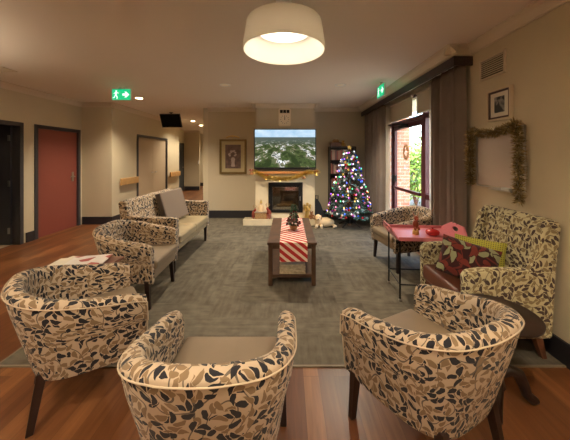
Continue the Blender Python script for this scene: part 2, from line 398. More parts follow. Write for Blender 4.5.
def dots():
    m, nt, b = base('lime_dot_print'); L = nt.links.new
    uv = N(nt, 'ShaderNodeUVMap'); vo = N(nt, 'ShaderNodeTexVoronoi', voronoi_dimensions='2D'); vo.inputs['Scale'].default_value = 62; vo.inputs['Randomness'].default_value = 0; L(uv.outputs[0], vo.inputs['Vector'])
    L(mixc(nt, mth(nt, 'LESS_THAN', vo.outputs['Distance'], .3), (.42,.40,.05), (.17,.15,.03)), b.inputs['Base Color']); b.inputs['Roughness'].default_value = .85
    return m
M['floor'] = wood_floor(); M['carpet'] = carpet_mat(); M['brick'] = brick_mat(); M['stripes'] = stripes(); M['glass'] = glass_mat()
M['fire_glass'] = glass_mat('stove_glass', (.8,.78,.72), .2, .04)
M['sheer'] = sheer_mat(); M['screen'] = screen_mat(); M['red_leaf'] = leaf_cushion(); M['dots'] = dots()
M['grass'] = leafy('lawn_grass', (.10,.22,.03), (.25,.42,.08))
M['bush'] = leafy('shrub_leaf', (.09,.22,.03), (.30,.48,.09), (.5,.62,.2))
M['needle'] = leafy('fir_needle', (.05,.15,.14), (.13,.30,.28), (.6,.64,.72))

# ------------------------------------------------------------------ the room
H = 2.7
XR = 2.0
XL = -4.6
def slab(name, m, boxes, bevel=0):
    b = MB()
    for q in boxes: b.box(*q)
    return struct(b.build(name, m, smooth=False))
slab('floor', M['floor'], [(-4.72, 2.15, -4.1, 14.2, -.1, 0)])
slab('carpet', M['carpet'], [(-2.08, 2.0, 1.93, 6.6, 0, .008)])
slab('trim_1', mat('bronze_edge_trim', (.22,.17,.11), .5), [(-2.09, 2.0, 1.915, 1.93, 0, .010), (-2.095, -2.08, 1.915, 6.6, 0, .010)])
slab('ceiling', M['ceiling'], [(-5.1, 2.15, -4.1, 14.2, H, H+.1)])
# left wall, with an opened dark doorway and the red door
slab('wall_left', M['wall'], [(-4.72, XL, -4.1, 3.72, 0, H), (-4.72, XL, 3.72, 4.65, 2.06, H), (-4.72, XL, 4.65, 4.93, 0, H),
                              (-4.72, XL, 4.93, 5.90, 2.06, H), (-4.72, XL, 5.90, 6.12, 0, H)])
slab('wall_far_left', M['wall'], [(-4.6, -3.93, 6.0, 6.12, 0, H)])
slab('wall_corridor', M['wall'], [(-4.05, -3.93, 6.12, 7.03, 0, H), (-4.05, -3.93, 7.03, 8.70, 2.06, H), (-4.05, -3.93, 8.70, 9.7, 0, H)])
slab('wall_corridor_end', M['wall'], [(-4.82, -4.05, 9.58, 9.7, 0, H), (-4.82, -4.70, 9.7, 14.1, 0, H), (-4.70, -4.02, 12.2, 12.32, 0, H), (-4.70, -1.96, 14.0, 14.1, 0, H)])
slab('wall_corridor_right', M['wall'], [(-2.08, -1.96, 6.6, 14.0, 0, H)])
slab('wall_back', M['wall_warm'], [(-1.96, 2.15, 6.6, 6.72, 0, H)])
slab('wall_right', M['wall'], [(XR, 2.15, -4.1, 3.1, 0, H), (XR, 2.15, 3.1, 5.75, 2.5, H), (XR, 2.15, 5.75, 6.6, 0, H)])
slab('wall_rear', M['wall'], [(-4.6, 2.0, -4.1, -4.0, 0, H)])
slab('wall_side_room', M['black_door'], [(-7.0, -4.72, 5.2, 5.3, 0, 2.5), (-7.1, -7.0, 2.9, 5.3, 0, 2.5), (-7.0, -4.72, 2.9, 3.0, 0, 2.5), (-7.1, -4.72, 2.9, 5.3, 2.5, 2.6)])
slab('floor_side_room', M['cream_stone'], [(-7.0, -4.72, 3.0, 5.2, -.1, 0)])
slab('wall_bulkhead', M['wall_warm'], [(1.80, 2.0, 2.95, 6.6, 2.59, H)])
# chimney breast with a hollow for the stove
slab('wall_chimney', M['wall_warm'], [(-.73, -.43, 6.12, 6.6, 0, H), (.32, .60, 6.12, 6.6, 0, H), (-.43, .32, 6.12, 6.6, .92, H), (-.43, .32, 6.12, 6.6, 0, .26), (-.43, .32, 6.5, 6.6, .26, .92)])

def cornice(i, p0, p1, inward, drop=.09):
    """cove moulding from p0 to p1 (x,y); inward = unit vector into the room"""
    prof = [(0,0),(.10,0),(.10,-.014),(.085,-.02),(.06,-.03),(.04,-.048),(.024,-.066),(.014,-.078),(.014,-.092),(0,-.092)]
    p0 = Vector((*p0,0)); p1 = Vector((*p1,0)); w = Vector((*inward,0)); b = MB(); n = len(prof)
    vs = [p0 + w*a + Vector((0,0,H+z)) for a, z in prof] + [p1 + w*a + Vector((0,0,H+z)) for a, z in prof]
    b.add(vs, [tuple(range(n)), tuple(range(2*n-1, n-1, -1))] + [(k, (k+1) % n, n+(k+1) % n, n+k) for k in range(n)])
    return struct(b.build('trim_%d' % i, M['cornice'], smooth=False))
cornice(2, (XL, -4.0), (XL, 6.0), (1,0)); cornice(3, (-4.6, 6.0), (-3.84, 6.0), (0,-1)); cornice(4, (-3.93, 5.91), (-3.93, 9.7), (1,0))
cornice(5, (-1.96, 6.6), (-.73, 6.6), (0,-1)); cornice(6, (-.73, 6.03), (-.73, 6.6), (-1,0)); cornice(7, (-.82, 6.12), (.69, 6.12), (0,-1))
cornice(8, (.60, 6.03), (.60, 6.6), (1,0)); cornice(9, (.60, 6.6), (1.8, 6.6), (0,-1)); cornice(10, (1.80, 2.86), (1.80, 6.6), (-1,0))
cornice(11, (1.71, 2.95), (2.0, 2.95), (0,-1)); cornice(12, (2.0, -4.0), (2.0, 2.95), (-1,0)); cornice(13, (-4.70, 12.2), (-4.02, 12.2), (0,-1))
def skirt(side, boxes):
    b = MB()
    for q in boxes: b.box(*q)
    return struct(b.build('baseboard_'+side, M['skirting'], smooth=False, bevel=0))
sk = .17
skirt('left', [(XL, XL+.018, -4.0, 3.66, 0, sk), (XL, XL+.018, 4.715, 4.865, 0, sk)])
skirt('far_left', [(-4.58, -3.93, 5.982, 6.0, 0, sk), (-3.93, -3.912, 5.982, 6.96, 0, sk), (-3.93, -3.912, 8.77, 9.7, 0, sk)])
skirt('corridor', [(-4.70, -4.02, 12.182, 12.2, 0, sk), (-4.70, -1.96, 13.98, 14.0, 0, sk)])
skirt('back', [(-2.08, -.73, 6.582, 6.6, 0, sk+.02), (.60, 2.0, 6.582, 6.6, 0, sk+.02)])
skirt('right', [(1.982, 2.0, -4.0, 3.04, 0, sk), (1.982, 2.0, 5.81, 6.58, 0, sk)])

# ------------------------------------------------------------------ doors
def lever(parent, x, y, z, sx, plate=True):
    """lever handle on a face looking along x*sx"""
    b = MB()
    if plate: b.box(x, x+sx*.006, y-.025, y+.025, z-.10, z+.10)
    b.tube([(x,y,z),(x+sx*.05,y,z)], .011, 8); b.tube([(x+sx*.05,y,z),(x+sx*.05,y-.11,z)], .009, 8)
    return b.build('handle', M['steel'], parent)
def door_frame_x(parent, x, y0, y1, ztop, w=.065, sx=1, depth=.14):
    for a, b_ in ((y0-w, y0), (y1, y1+w)):
        box('jamb', M['door_frame'], min(x+sx*.02, x-sx*depth), max(x+sx*.02, x-sx*depth), a, b_, 0, ztop+w, parent, bevel=.004)
    box('lintel', M['door_frame'], min(x+sx*.02, x-sx*depth), max(x+sx*.02, x-sx*depth), y0, y1, ztop, ztop+w, parent, bevel=.004)
# dark doorway at the far left: leaf swung into the side room
d = struct(empty('door_1', (0,0,0)))
door_frame_x(d, XL, 3.79, 4.60, 2.03, depth=.13)
lf = box('leaf', M['black_door'], -5.50, -4.70, 4.55, 4.59, .01, 2.02, d, bevel=.003)
for z in (.25, 1.05, 1.82):
    box('hinge', M['steel'], -4.73, -4.70, 4.535, 4.55, z-.05, z+.05, d)
# red door
d = struct(empty('door_2'))
door_frame_x(d, XL, 4.94, 5.88, 2.03, depth=.13)
box('leaf', M['red_door'], XL-.06, XL-.02, 4.94, 5.88, .001, 2.03, d, bevel=.003)
lever(d, XL-.02, 5.77, 1.08, 1)
# cream double door in the corridor
d = struct(empty('door_3'))
door_frame_x(d, -3.93, 7.05, 8.68, 2.03, depth=.13)
box('leaf', M['cream_door'], -3.99, -3.95, 7.05, 7.862, .001, 2.03, d, bevel=.003)
box('leaf', M['cream_door'], -3.99, -3.95, 7.868, 8.68, .001, 2.03, d, bevel=.003)
lever(d, -3.95, 7.80, 1.06, 1, False); lever(d, -3.95, 8.0, 1.06, 1, False)
# dark door at the end of the corridor
d = struct(empty('door_4'))
door_frame_x(d, -4.70, 11.0, 12.06, 2.05, depth=-.001, sx=1)
box('leaf', mat('blue_grey_door', (.05,.07,.09), .4), -4.699, -4.689, 11.0, 12.06, .001, 2.05, d)
lever(d, -4.689, 11.95, 1.05, 1, False)

# glazed door wall on the right -------------------------------------------------
XG = 2.06
w1 = struct(empty('window_1'))
F = M['maroon']
for y0, y1 in ((3.10,3.16), (3.96,4.04), (5.20,5.27), (5.69,5.75)):
    box('window_frame', F, XG-.04, XG+.04, y0, y1, 0, 2.5, w1, bevel=.004)
box('transom', F, XG-.042, XG+.042, 3.16, 5.69, 2.08, 2.15, w1, bevel=.004)
box('head_rail', F, XG-.04, XG+.04, 3.16, 5.69, 2.45, 2.5, w1, bevel=.004)
box('mid_rail', F, XG-.035, XG+.035, 3.16, 3.96, .88, .95, w1, bevel=.004)
box('sill_rail', F, XG-.04, XG+.04, 3.16, 3.96, 0, .07, w1, bevel=.004)
box('sill_rail', F, XG-.04, XG+.04, 5.27, 5.69, 0, .07, w1, bevel=.004)
for y0, y1, z0, z1 in ((3.16,3.96,.07,.88), (3.16,3.96,.95,2.08), (5.27,5.69,.07,2.08), (3.16,3.96,2.15,2.45), (4.04,5.20,2.15,2.45), (5.27,5.69,2.15,2.45)):
    box('pane', M['glass'], XG-.003, XG+.003, y0, y1, z0, z1, w1)
d = struct(empty('door_5'))
for y0, y1 in ((4.045,4.115), (5.125,5.195)):
    box('stile', F, XG-.025, XG+.025, y0, y1, .01, 2.075, d, bevel=.004)
box('top_rail', F, XG-.025, XG+.025, 4.115, 5.125, 2.0, 2.075, d, bevel=.004)
box('bottom_rail', F, XG-.025, XG+.025, 4.115, 5.125, .01, .16, d, bevel=.004)
box('push_bar', F, XG-.06, XG-.02, 4.115, 5.125, .90, .95, d, bevel=.006)
box('pane', M['glass'], XG-.003, XG+.003, 4.115, 5.125, .16, 2.0, d)
box('lock', M['black_metal'], XG-.06, XG-.026, 5.02, 5.19, 1.04, 1.16, d, bevel=.006)
b = MB(); b.box(XG-.09, XG-.026, 4.55, 4.80, 2.0, 2.06); b.tube([(XG-.06,4.65,2.07),(XG-.20,5.0,2.09)], .010, 6); b.tube([(XG-.20,5.0,2.09),(XG-.05,5.19,2.10)], .010, 6)
b.build('door_closer', M['black_metal'], d, smooth=False)

# exterior ----------------------------------------------------------------------
slab('ground', mat('patio_paving', (.42,.36,.30), .8, noise=.15, nscale=4), [(2.15, 14, -2, 16, -.12, -.02)])
slab('wall_outside', M['brick'], [(2.3, 3.12, 6.9, 7.2, -.02, 2.9)])
b = MB()
for i in range(5200):
    x = random.uniform(3.4, 13.5); y = random.uniform(3.0, 15.5)
    b.blade((x,y,-.02), (random.uniform(-.03,.03), random.uniform(-.03,.03), random.uniform(.05,.11)), .012, (random.uniform(-1,1), random.uniform(-1,1), 0))
o = b.build('lawn', M['grass'], smooth=False, fix=False); o['kind'] = 'stuff'; tag(o, 'green grass growing beyond the paving outside the glass door', 'grass')
def bush(x, y, r, h, label, n=2600):
    e = empty('shrub', (x, y, -.02), 0, label, 'shrub', 'shrubs outside the glass door')
    t = MB()
    for k in range(5):
        a = random.uniform(0, 2*PI); t.tube([(0,0,0),(r*.25*math.cos(a), r*.25*math.sin(a), h*.35),(r*.5*math.cos(a), r*.5*math.sin(a), h*.75)], [.03,.022,.01], 6)
    t.build('stem', M['leg_wood'], e)
    g = MB()
    for k in range(n):
        u = Vector((random.gauss(0,1), random.gauss(0,1), random.gauss(0,1))).normalized() * random.uniform(.55, 1.0)
        p = Vector((u.x*r, u.y*r, h*.55 + u.z*h*.45))
        dd = Vector((random.uniform(-1,1), random.uniform(-1,1), random.uniform(-.6,1))).normalized()*random.uniform(.10,.17)
        s_ = dd.cross(Vector((random.uniform(-1,1), random.uniform(-1,1), 1))).normalized()
        g.blade(p, dd, .035, s_)
    g.build('foliage', M['bush'], e, smooth=False, fix=False)
    return e
bush(3.95, 8.3, .8, 1.9, 'shrub just right of the brick pillar outside')
bush(5.1, 8.6, 1.0, 2.6, 'tall shrub in the middle of the view through the door')
bush(4.9, 6.9, .7, 1.2, 'low shrub at the front of the view through the door')
bush(7.5, 9.8, 1.4, 3.2, 'big shrub at the back of the garden')
# pale garden seat frame / railing outside
r = empty('garden_railing', (0,0,0), 0, 'white low railing standing on the paving outside the glass door', 'railing')
for k in range(7):
    box('post', M['white'], 3.1+k*.32, 3.14+k*.32, 5.9, 5.94, -.02, .72, r)
box('rail', M['white'], 3.08, 5.1, 5.9, 5.95, .72, .78, r)
# wreath on the glass, lantern outside
b = MB(); c = Vector((XG-.035, 4.62, 1.58))
for k in range(700):
    a = random.uniform(0, 2*PI); p = c + Vector((random.uniform(-.012,.012), .085*math.cos(a)*1.0, .115*math.sin(a))) + Vector((0, random.uniform(-.014,.014), random.uniform(-.014,.014)))
    dd = Vector((random.uniform(-.3,.3), random.uniform(-1,1), random.uniform(-1,1))).normalized()*.028
    b.blade(p, dd, .005, (1,0,0) if k % 2 else (0,.7,.7))
b.tube([c + Vector((0, .085*math.cos(2*PI*k/24), .115*math.sin(2*PI*k/24))) for k in range(24)], .012, 6, closed=True)
tag(b.build('wreath', M['wicker'], smooth=False, fix=False), 'small brown twig wreath hanging on the glass door', 'wreath')
e = empty('lantern', (2.32, 4.85, 1.84), 0, 'small black wire lantern hanging outside the glass door', 'lantern')
b = MB()
for k in range(6):
    a = 2*PI*k/6; b.tube([(.06*math.cos(a), .06*math.sin(a), 0), (.075*math.cos(a), .075*math.sin(a), .12), (.01*math.cos(a), .01*math.sin(a), .2)], .004, 5)
b.lathe([(.0,0),(.062,0),(.062,.012),(0,.012)], n=16)
b.build('cage', M['black_metal'], e)
MB().tube([(0,0,.2),(0,0,.72)], .003, 5).build('hanger', M['black_metal'], e)
slab('eave', M['white'], [(2.15, 3.0, 2.6, 6.9, 2.56, 2.66)])

# ------------------------------------------------------------------ curtains, pelmet, blinds
e = empty('curtain_pelmet', (0,0,0), 0, 'long dark brown pelmet over the curtains on the right wall', 'pelmet')
box('fascia', M['pelmet'], 1.79, 1.812, 2.90, 6.59, 2.49, 2.59, e, bevel=.003)
box('top_board', M['pelmet'], 1.812, 1.995, 2.90, 6.59, 2.565, 2.588, e, bevel=.002)
box('end_board', M['pelmet'], 1.812, 1.995, 2.90, 2.922, 2.49, 2.565, e, bevel=.002)
box('curtain_track', M['white'], 1.89, 1.91, 2.96, 6.55, 2.535, 2.565, e)
def curtain(name, x, y0, y1, z0, z1, amp, per, m, th=.004, jitter=.4):
    b = MB(); n = int((y1-y0)/.008); pts = []
    ph = 0
    for i in range(n+1):
        y = y0 + (y1-y0)*i/n; ph += 2*PI*.008/per*(1+jitter*math.sin(y*13+1.3*math.sin(y*5)))
        pts.append((x + amp*math.sin(ph) + amp*.25*math.sin(ph*2.3), y))
    zs = [z0, z0+.4, (z0+z1)/2, z1-.3, z1-.06, z1]
    vs = []; fs = []
    for j, z in enumerate(zs):
        k = 1.0 if j < 4 else (.8 if j == 4 else .55)
        sh = .006*math.sin(j*2.1)
        for i, (px, py) in enumerate(pts): vs.append((x + (px-x)*k + sh*math.sin(py*9+j), py, z))
    m_ = len(pts)
    for j in range(len(zs)-1):
        for i in range(m_-1): fs.append((j*m_+i, j*m_+i+1, (j+1)*m_+i+1, (j+1)*m_+i))
    b.add(vs, fs); o = b.build(name, m, smooth=True, fix=False)
    s = o.modifiers.new('solid', 'SOLIDIFY'); s.thickness = th
    return o
tag(curtain('curtain', 1.885, 5.28, 6.54, .02, 2.53, .045, .13, M['curtain']), 'taupe pleated curtain beside the christmas tree, farther of the two', 'curtain', 'curtains on the right wall')
tag(curtain('curtain', 1.915, 2.93, 3.54, .02, 2.53, .040, .105, M['curtain']), 'taupe pleated curtain between the glass door and the whiteboard', 'curtain', 'curtains on the right wall')
tag(curtain('sheer_curtain', 1.93, 5.10, 5.29, .02, 2.52, .015, .06, M['sheer'], .002), 'pale sheer curtain gathered against the farther taupe curtain', 'curtain', 'sheer curtains')
tag(curtain('sheer_curtain', 1.955, 3.54, 3.72, .02, 2.52, .012, .06, M['sheer'], .002), 'pale sheer curtain gathered against the nearer taupe curtain', 'curtain', 'sheer curtains')
for y0, y1, lab in ((4.28, 5.62, 'wide beige roller blind over the glass door, left of the gap of sky'), (3.20, 4.12, 'narrower beige roller blind right of the gap of sky')):
    e = empty('roller_blind', (0,0,0), 0, lab, 'blind', 'roller blinds over the glass door')
    box('cloth', M['blind'], 1.975, 1.979, y0, y1, 2.165, 2.47, e)
    MB().tube([(1.975,y0,2.47),(1.975,y1,2.47)], .022, 12).build('roller', M['blind'], e)
    MB().tube([(1.977,y0,2.16),(1.977,y1,2.16)], .011, 8).build('bottom_bar', M['white'], e)

# ------------------------------------------------------------------ lighting fixtures
WARM = (1.0, .86, .66)
M['lamp'] = mat('lit_diffuser', (.9,.85,.75), .6, emit=(1,.92,.78), es=.46)
M['led'] = mat('lit_downlight', (.9,.85,.75), .6, emit=(1,.82,.58), es=9)
def shade_mat():
    m, nt, b = base('cream_lamp_shade'); b.inputs['Base Color'].default_value = (.84,.81,.74,1); b.inputs['Roughness'].default_value = .7
    tr = N(nt, 'ShaderNodeBsdfTranslucent'); tr.inputs[0].default_value = (.9,.87,.8,1); mx = N(nt, 'ShaderNodeMixShader'); mx.inputs[0].default_value = .26
    out = nt.nodes['Material Output']; nt.links.new(b.outputs[0], mx.inputs[1]); nt.links.new(tr.outputs[0], mx.inputs[2]); nt.links.new(mx.outputs[0], out.inputs[0])
    return m
M['shade'] = shade_mat()
def pendant(x, y, label, power):
    e = empty('pendant_lamp', (x, y, H), 0, label, 'ceiling lamp')
    zb, zt = 2.311-H, 2.527-H
    ro, rt = .313, .280
    MB().lathe([(ro-.008,zb),(ro,zb),(ro-.004,zb+.05),(rt+.006,zt-.016),(rt+.002,zt-.003),(rt-.004,zt),(.03,zt),(.03,zt-.008),(rt-.024,zt-.008),(rt-.006,zt-.03),(ro-.012,zb+.05),(ro-.008,zb)], n=64).build('lamp_shade', M['shade'], e)
    MB().lathe([(0,zt-.07),(.20,zt-.07),(.205,zt-.06),(.20,zt-.05),(0,zt-.05)], n=48).build('diffuser', M['lamp'], e)
    MB().lathe([(.008,zt),(.008,-.03),(.06,-.03),(.06,0)], n=20).build('stem', M['white'], e)
    l = bpy.data.lights.new('pendant_bulb', 'POINT'); l.shadow_soft_size = .07; l.energy = power; l.color = WARM
    lo = bpy.data.objects.new('pendant_bulb', l); COL.objects.link(lo); lo.location = (x, y, H+zt-.15)
    return e
PW = 2.6
pendant(-.03, 2.06, 'large round cream drum lamp hanging from the ceiling above the chairs', PW)
pendant(-.03, -1.6, 'added unseen drum lamp hanging behind the viewpoint', PW)  # extra pendant added out of view to brighten the room
pendant(-3.0, .2, 'added unseen drum lamp hanging over the bare wooden floor on the left', PW*.9)  # another added pendant out of view, lights the left side
def downlight(x, y, label, power, col=WARM, lens='led'):
    e = empty('downlight', (x, y, H), 0, label, 'ceiling light', 'recessed ceiling downlights')
    MB().lathe([(.062,-.001),(.062,-.006),(.09,-.009),(.095,-.001)], n=32, cap=False).build('trim_ring', M['white'], e)
    MB().lathe([(0,-.003),(.062,-.003)], n=32).build('lens', M[lens], e)
    if power:
        l = bpy.data.lights.new('downlight_lamp', 'SPOT'); l.energy = power; l.color = col; l.spot_size = math.radians(130); l.spot_blend = .8; l.shadow_soft_size = .012
        lo = bpy.data.objects.new('downlight_lamp', l); COL.objects.link(lo); lo.location = (x, y, H-.02)
DL = 95
if 1: M['led_dim'] = mat('dim_downlight', (.8,.74,.62), .5, emit=(1,.8,.56), es=.06)
downlight(-1.05, 4.48, 'round recessed downlight above the sofa, left of the drum lamp', DL*1.2, lens='led_dim')  # lens stays dim; the strong spot is added to brighten the back
downlight(.87, 4.48, 'round recessed downlight right of the drum lamp', DL*1.2, lens='led_dim')  # same added spot under a dim lens
downlight(-3.03, 5.47, 'bright recessed downlight beside the green exit sign', DL*1.3)
downlight(-3.17, 8.97, 'bright recessed downlight in the corridor beyond the black screen', DL*.8)
downlight(-3.3, 10.2, 'bright recessed downlight farthest down the corridor', DL*.8)
downlight(-3.3, 13.0, 'recessed downlight at the hidden end of the corridor', DL*1.0)
downlight(.6, .3, 'added unseen downlight above the viewpoint', DL*.7)  # fill spot added overhead, outside the frame
downlight(-1.3, .3, 'added unseen downlight left above the viewpoint', DL*.7)  # second fill spot added overhead, also unseen
def added_uplighter(x, y, label, power):  # uplighters added out of view so the ceiling is lit evenly
    e = empty('added_lamp', (x, y, 0), 0, label, 'added lamp')
    MB().lathe([(0,0),(.14,0),(.14,.02),(.03,.03),(0,.03)], n=28).build('base', M['black_metal'], e)
    MB().tube([(0,0,.03),(0,0,1.74)], .012, 10).build('pole', M['black_metal'], e)
    MB().lathe([(.02,1.74),(.08,1.76),(.17,1.84),(.166,1.84),(.078,1.768),(.02,1.75),(.02,1.74)], n=32).build('bowl', M['white'], e)
    l = bpy.data.lights.new('added_uplight', 'SPOT'); l.energy = power; l.color = WARM; l.spot_size = math.radians(150); l.spot_blend = .7; l.shadow_soft_size = .05
    lo = bpy.data.objects.new('added_uplight', l); COL.objects.link(lo); lo.location = (x, y, 1.80); lo.rotation_euler = (PI, 0, 0)
added_uplighter(-4.1, 1.6, 'added unseen uplighter lamp by the left wall beside the dark doorway', 150)
added_uplighter(1.5, -.9, 'added unseen uplighter lamp behind the viewpoint on the right', 150)
added_uplighter(-1.6, -1.2, 'added unseen uplighter lamp behind the viewpoint on the left', 150)
# ceiling vent at the far left
e = empty('ceiling_vent', (-3.93, 3.67, H), 0, 'small flat cream air vent in the ceiling at the far left', 'vent')
b = MB(); b.box(-.14,.14,-.10,-.08,-.012,0); b.box(-.14,.14,.08,.10,-.012,0); b.box(-.14,-.12,-.08,.08,-.012,0); b.box(.12,.14,-.08,.08,-.012,0); b.build('frame', M['vent'], e, smooth=False)
b = MB(); [b.box(-.12,.12,-.07+k*.03,-.055+k*.03,-.008,-.002) for k in range(5)]; b.build('slats', M['vent'], e, smooth=False)

# ------------------------------------------------------------------ exit signs
M['sign_green'] = mat('lit_green_sign', (.0,.3,.12), .4, emit=(.0,.42,.17), es=.75)
M['sign_white'] = mat('lit_white_mark', (.8,.85,.8), .4, emit=(.75,.95,.82), es=.7)
def exit_sign(loc, rz, label):
    """local: panel in the xz plane, faces look along -y and +y"""
    e = empty('exit_sign', loc, rz, label, 'exit sign', 'green running man exit signs')
    w, h = .155, .09
    box('casing', M['white'], -w-.006, w+.006, -.012, .012, -h-.006, h+.006, e, bevel=.003)
    MB().box(-.04,.04,-.02,.02,h+.006,h+.04).build('bracket', M['white'], e, smooth=False)
    for s in (-1, 1):
        f = box('face', M['sign_green'], -w, w, min(s*.013,s*.015), max(s*.013,s*.015), -h, h, e)
        y0, y1 = sorted((s*.0155, s*.017))
        q = -s    # mirror so that both faces read the same
        a = [(.02,-.018),(.075,-.018),(.055,-.05),(.085,-.05),(.135,0),(.085,.05),(.055,.05),(.075,.018),(.02,.018)]
        MB().prism([(x*q, z) for x, z in a], 'y', y0, y1).build('arrow', M['sign_white'], f, smooth=False)
        b = MB()
        b.prism([((-.085+.014*math.cos(k*PI/6))*q, .058+.014*math.sin(k*PI/6)) for k in range(12)], 'y', y0, y1)
        for p in ([(-.10,.038),(-.075,.042),(-.078,-.01),(-.105,-.008)], [(-.10,-.005),(-.085,-.01),(-.12,-.045),(-.145,-.05),(-.14,-.06),(-.11,-.055)],
                  [(-.095,-.01),(-.078,-.01),(-.06,-.04),(-.065,-.075),(-.08,-.075),(-.076,-.042)], [(-.10,.038),(-.098,.024),(-.125,.012),(-.13,.02)], [(-.075,.04),(-.073,.026),(-.045,.018),(-.042,.028)]):
            b.prism([(x*q, z) for x, z in p], 'y', y0, y1)
        b.build('running_man', M['sign_white'], f, smooth=False)
    return e
exit_sign((-2.83, 4.58, 2.56), 0, 'lit green exit sign with an arrow hanging left near the downlight')
exit_sign((1.50, 4.32, 2.56), PI/2, 'lit green exit sign seen almost edge-on above the glass door')

# ------------------------------------------------------------------ black hanging screen in the corridor mouth
e = empty('hanging_screen', (-3.15, 7.25, H), 0, 'flat black screen hanging tilted from the ceiling at the corridor mouth', 'screen')
MB().tube([(0,0,0),(0,0,-.12)], .018, 10).lathe([(.05,-.012),(.05,0)], n=16).build('ceiling_bracket', M['black_metal'], e)
R_ = Matrix.Translation((0,0,-.22)) @ Euler((math.radians(24), 0, math.radians(-4))).to_matrix().to_4x4()
MB().box(-.275,.275,-.02,.02,-.185,.185, M=R_).build('panel', M['black'], e, smooth=False)
MB().box(-.26,.26,-.024,-.02,-.17,.17, M=R_).build('display', mat('black_glass', (.003,.003,.003), .5, spec=.1), e, smooth=False)

# wall handrails in the corridor
for y0, y1, lab in ((6.22, 6.93, 'short blond wooden handrail on the wall left of the cream double door'), (8.83, 9.62, 'short blond wooden handrail on the wall right of the cream double door')):
    e = empty('handrail', (0,0,0), 0, lab, 'handrail', 'wooden corridor handrails')
    box('rail', M['rail_wood'], -3.885, -3.84, y0, y1, .84, 1.0, e, bevel=.012, seg=3)
    for y in (y0+.12, y1-.12): box('bracket', M['steel'], -3.93, -3.885, y-.02, y+.02, .89, .95, e)

# ------------------------------------------------------------------ fireplace, mantel, hearth
YC = 6.12
e = empty('fireplace_surround', (0,0,0), 0, 'cream stone fireplace surround with raised hearth under the television', 'fireplace')
b = MB(); b.box(-.735,-.44,YC-.05,YC,.13,1.13); b.box(.33,.605,YC-.05,YC,.13,1.13); b.box(-.44,.33,YC-.05,YC,.93,1.13); b.box(-.44,.33,YC-.05,YC,.13,.25)
b.build('facing', M['cream_stone'], e, smooth=False)
box('mantel_shelf', M['mantel_wood'], -.78, .70, YC-.22, YC-.0, 1.13, 1.18, e, bevel=.006)
box('hearth_edge', M['cream_stone'], -.98, .93, 5.85, 5.89, .008, .135, e, bevel=.004)
box('hearth_slab', M['hearth_top'], -.98, .93, 5.89, YC, .008, .132, e)
e = empty('fireplace_insert', (0,0,0), 0, 'black framed fireplace insert with a glass front and logs', 'stove')
b = MB(); b.box(-.44,-.35,YC-.075,YC+.02,.25,.93); b.box(.24,.33,YC-.075,YC+.02,.25,.93); b.box(-.35,.24,YC-.075,YC+.02,.83,.93); b.box(-.35,.24,YC-.075,YC+.02,.25,.31)
b.build('frame', M['black'], e, smooth=False)
box('glass_front', M['fire_glass'], -.35, .24, YC-.045, YC-.04, .31, .83, e)
box('firebrick', mat('firebrick', (.22,.16,.10), .9, noise=.3, nscale=6), -.42, .31, YC+.34, YC+.37, .27, .91, e)
box('ash_bed', mat('pale_ash', (.62,.56,.48), .95, noise=.3, nscale=30), -.34, .23, YC+.03, YC+.3, .262, .35, e, bevel=.02)
for k in range(3):
    MB().tube([(-.26+.05*k, YC+.10+.06*k, .385+.04*(k == 2)), (.18-.03*k, YC+.14+.05*k, .39+.05*(k == 2))], .033, 9).build('log', M['wicker'], e)
MB().box(-.30,.2,YC+.06,YC+.09,.79,.81).build('damper_bar', M['steel'], e, smooth=False)
MB().tube([(.27,YC-.10,.52),(.27,YC-.10,.62)], .008, 8).tube([(.27,YC-.10,.57),(.27,YC-.07,.57)], .006, 6).build('handle', M['steel'], e)

# television
e = empty('television', (-.065, 6.03, 1.67), 0, 'wide flat television showing an aerial view, above the mantel', 'television')
box('casing', M['black'], -.695, .695, -.02, .03, -.455, .455, e, bevel=.004)
b = MB(); b.add([(-.675,-.0215,-.40),(.675,-.0215,-.40),(.675,-.0215,.44),(-.675,-.0215,.44)], [(0,1,2,3)], [[(0,0),(1,0),(1,1),(0,1)]])
b.build('screen', M['screen'], e, smooth=False)
box('wall_mount', M['black'], -.2, .2, .03, .09, -.15, .15, e)
# small figures standing on the mantel in front of the television are part of the garland's row of bells
# wall clock
e = empty('wall_clock', (-.075, YC, 2.40), 0, 'cream square wall clock with a calendar strip above the television', 'clock')
MB().prism([(-.115,-.2),(.115,-.2),(.14,-.17),(.14,.17),(.115,.2),(-.115,.2),(-.14,.17),(-.14,-.17)], 'y', -.04, 0).build('case', mat('clock_cream', (.72,.60,.42), .4), e, smooth=False)
MB().prism([(-.10,-.175),(.10,-.175),(.12,-.15),(.12,.07),(-.12,.07),(-.12,-.15)], 'y', -.043, -.040).build('dial', mat('dial_cream', (.80,.70,.52), .5), e, smooth=False)
for x in (-.075, 0, .075): box('calendar_window', M['dark_gap'], x-.032, x+.032, -.044, -.04, .095, .165, e)
b = MB()
for k in range(12):
    a = k*PI/6; b.box(-.004,.004,-.0455,-.043,.078,.10, M=Matrix.Translation((0,0,-.055)) @ Matrix.Rotation(a, 4, 'Y'))
b.build('hour_marks', M['dark_gap'], e, smooth=False)
b = MB(); b.box(-.006,.006,-.048,-.046,-.01,.055, M=Matrix.Translation((0,0,-.055)) @ Matrix.Rotation(.08, 4, 'Y')); b.build('hour_hand', M['dark_gap'], e, smooth=False)
b = MB(); b.box(-.004,.004,-.051,-.049,-.01,.088, M=Matrix.Translation((0,0,-.055))); b.build('minute_hand', M['dark_gap'], e, smooth=False)

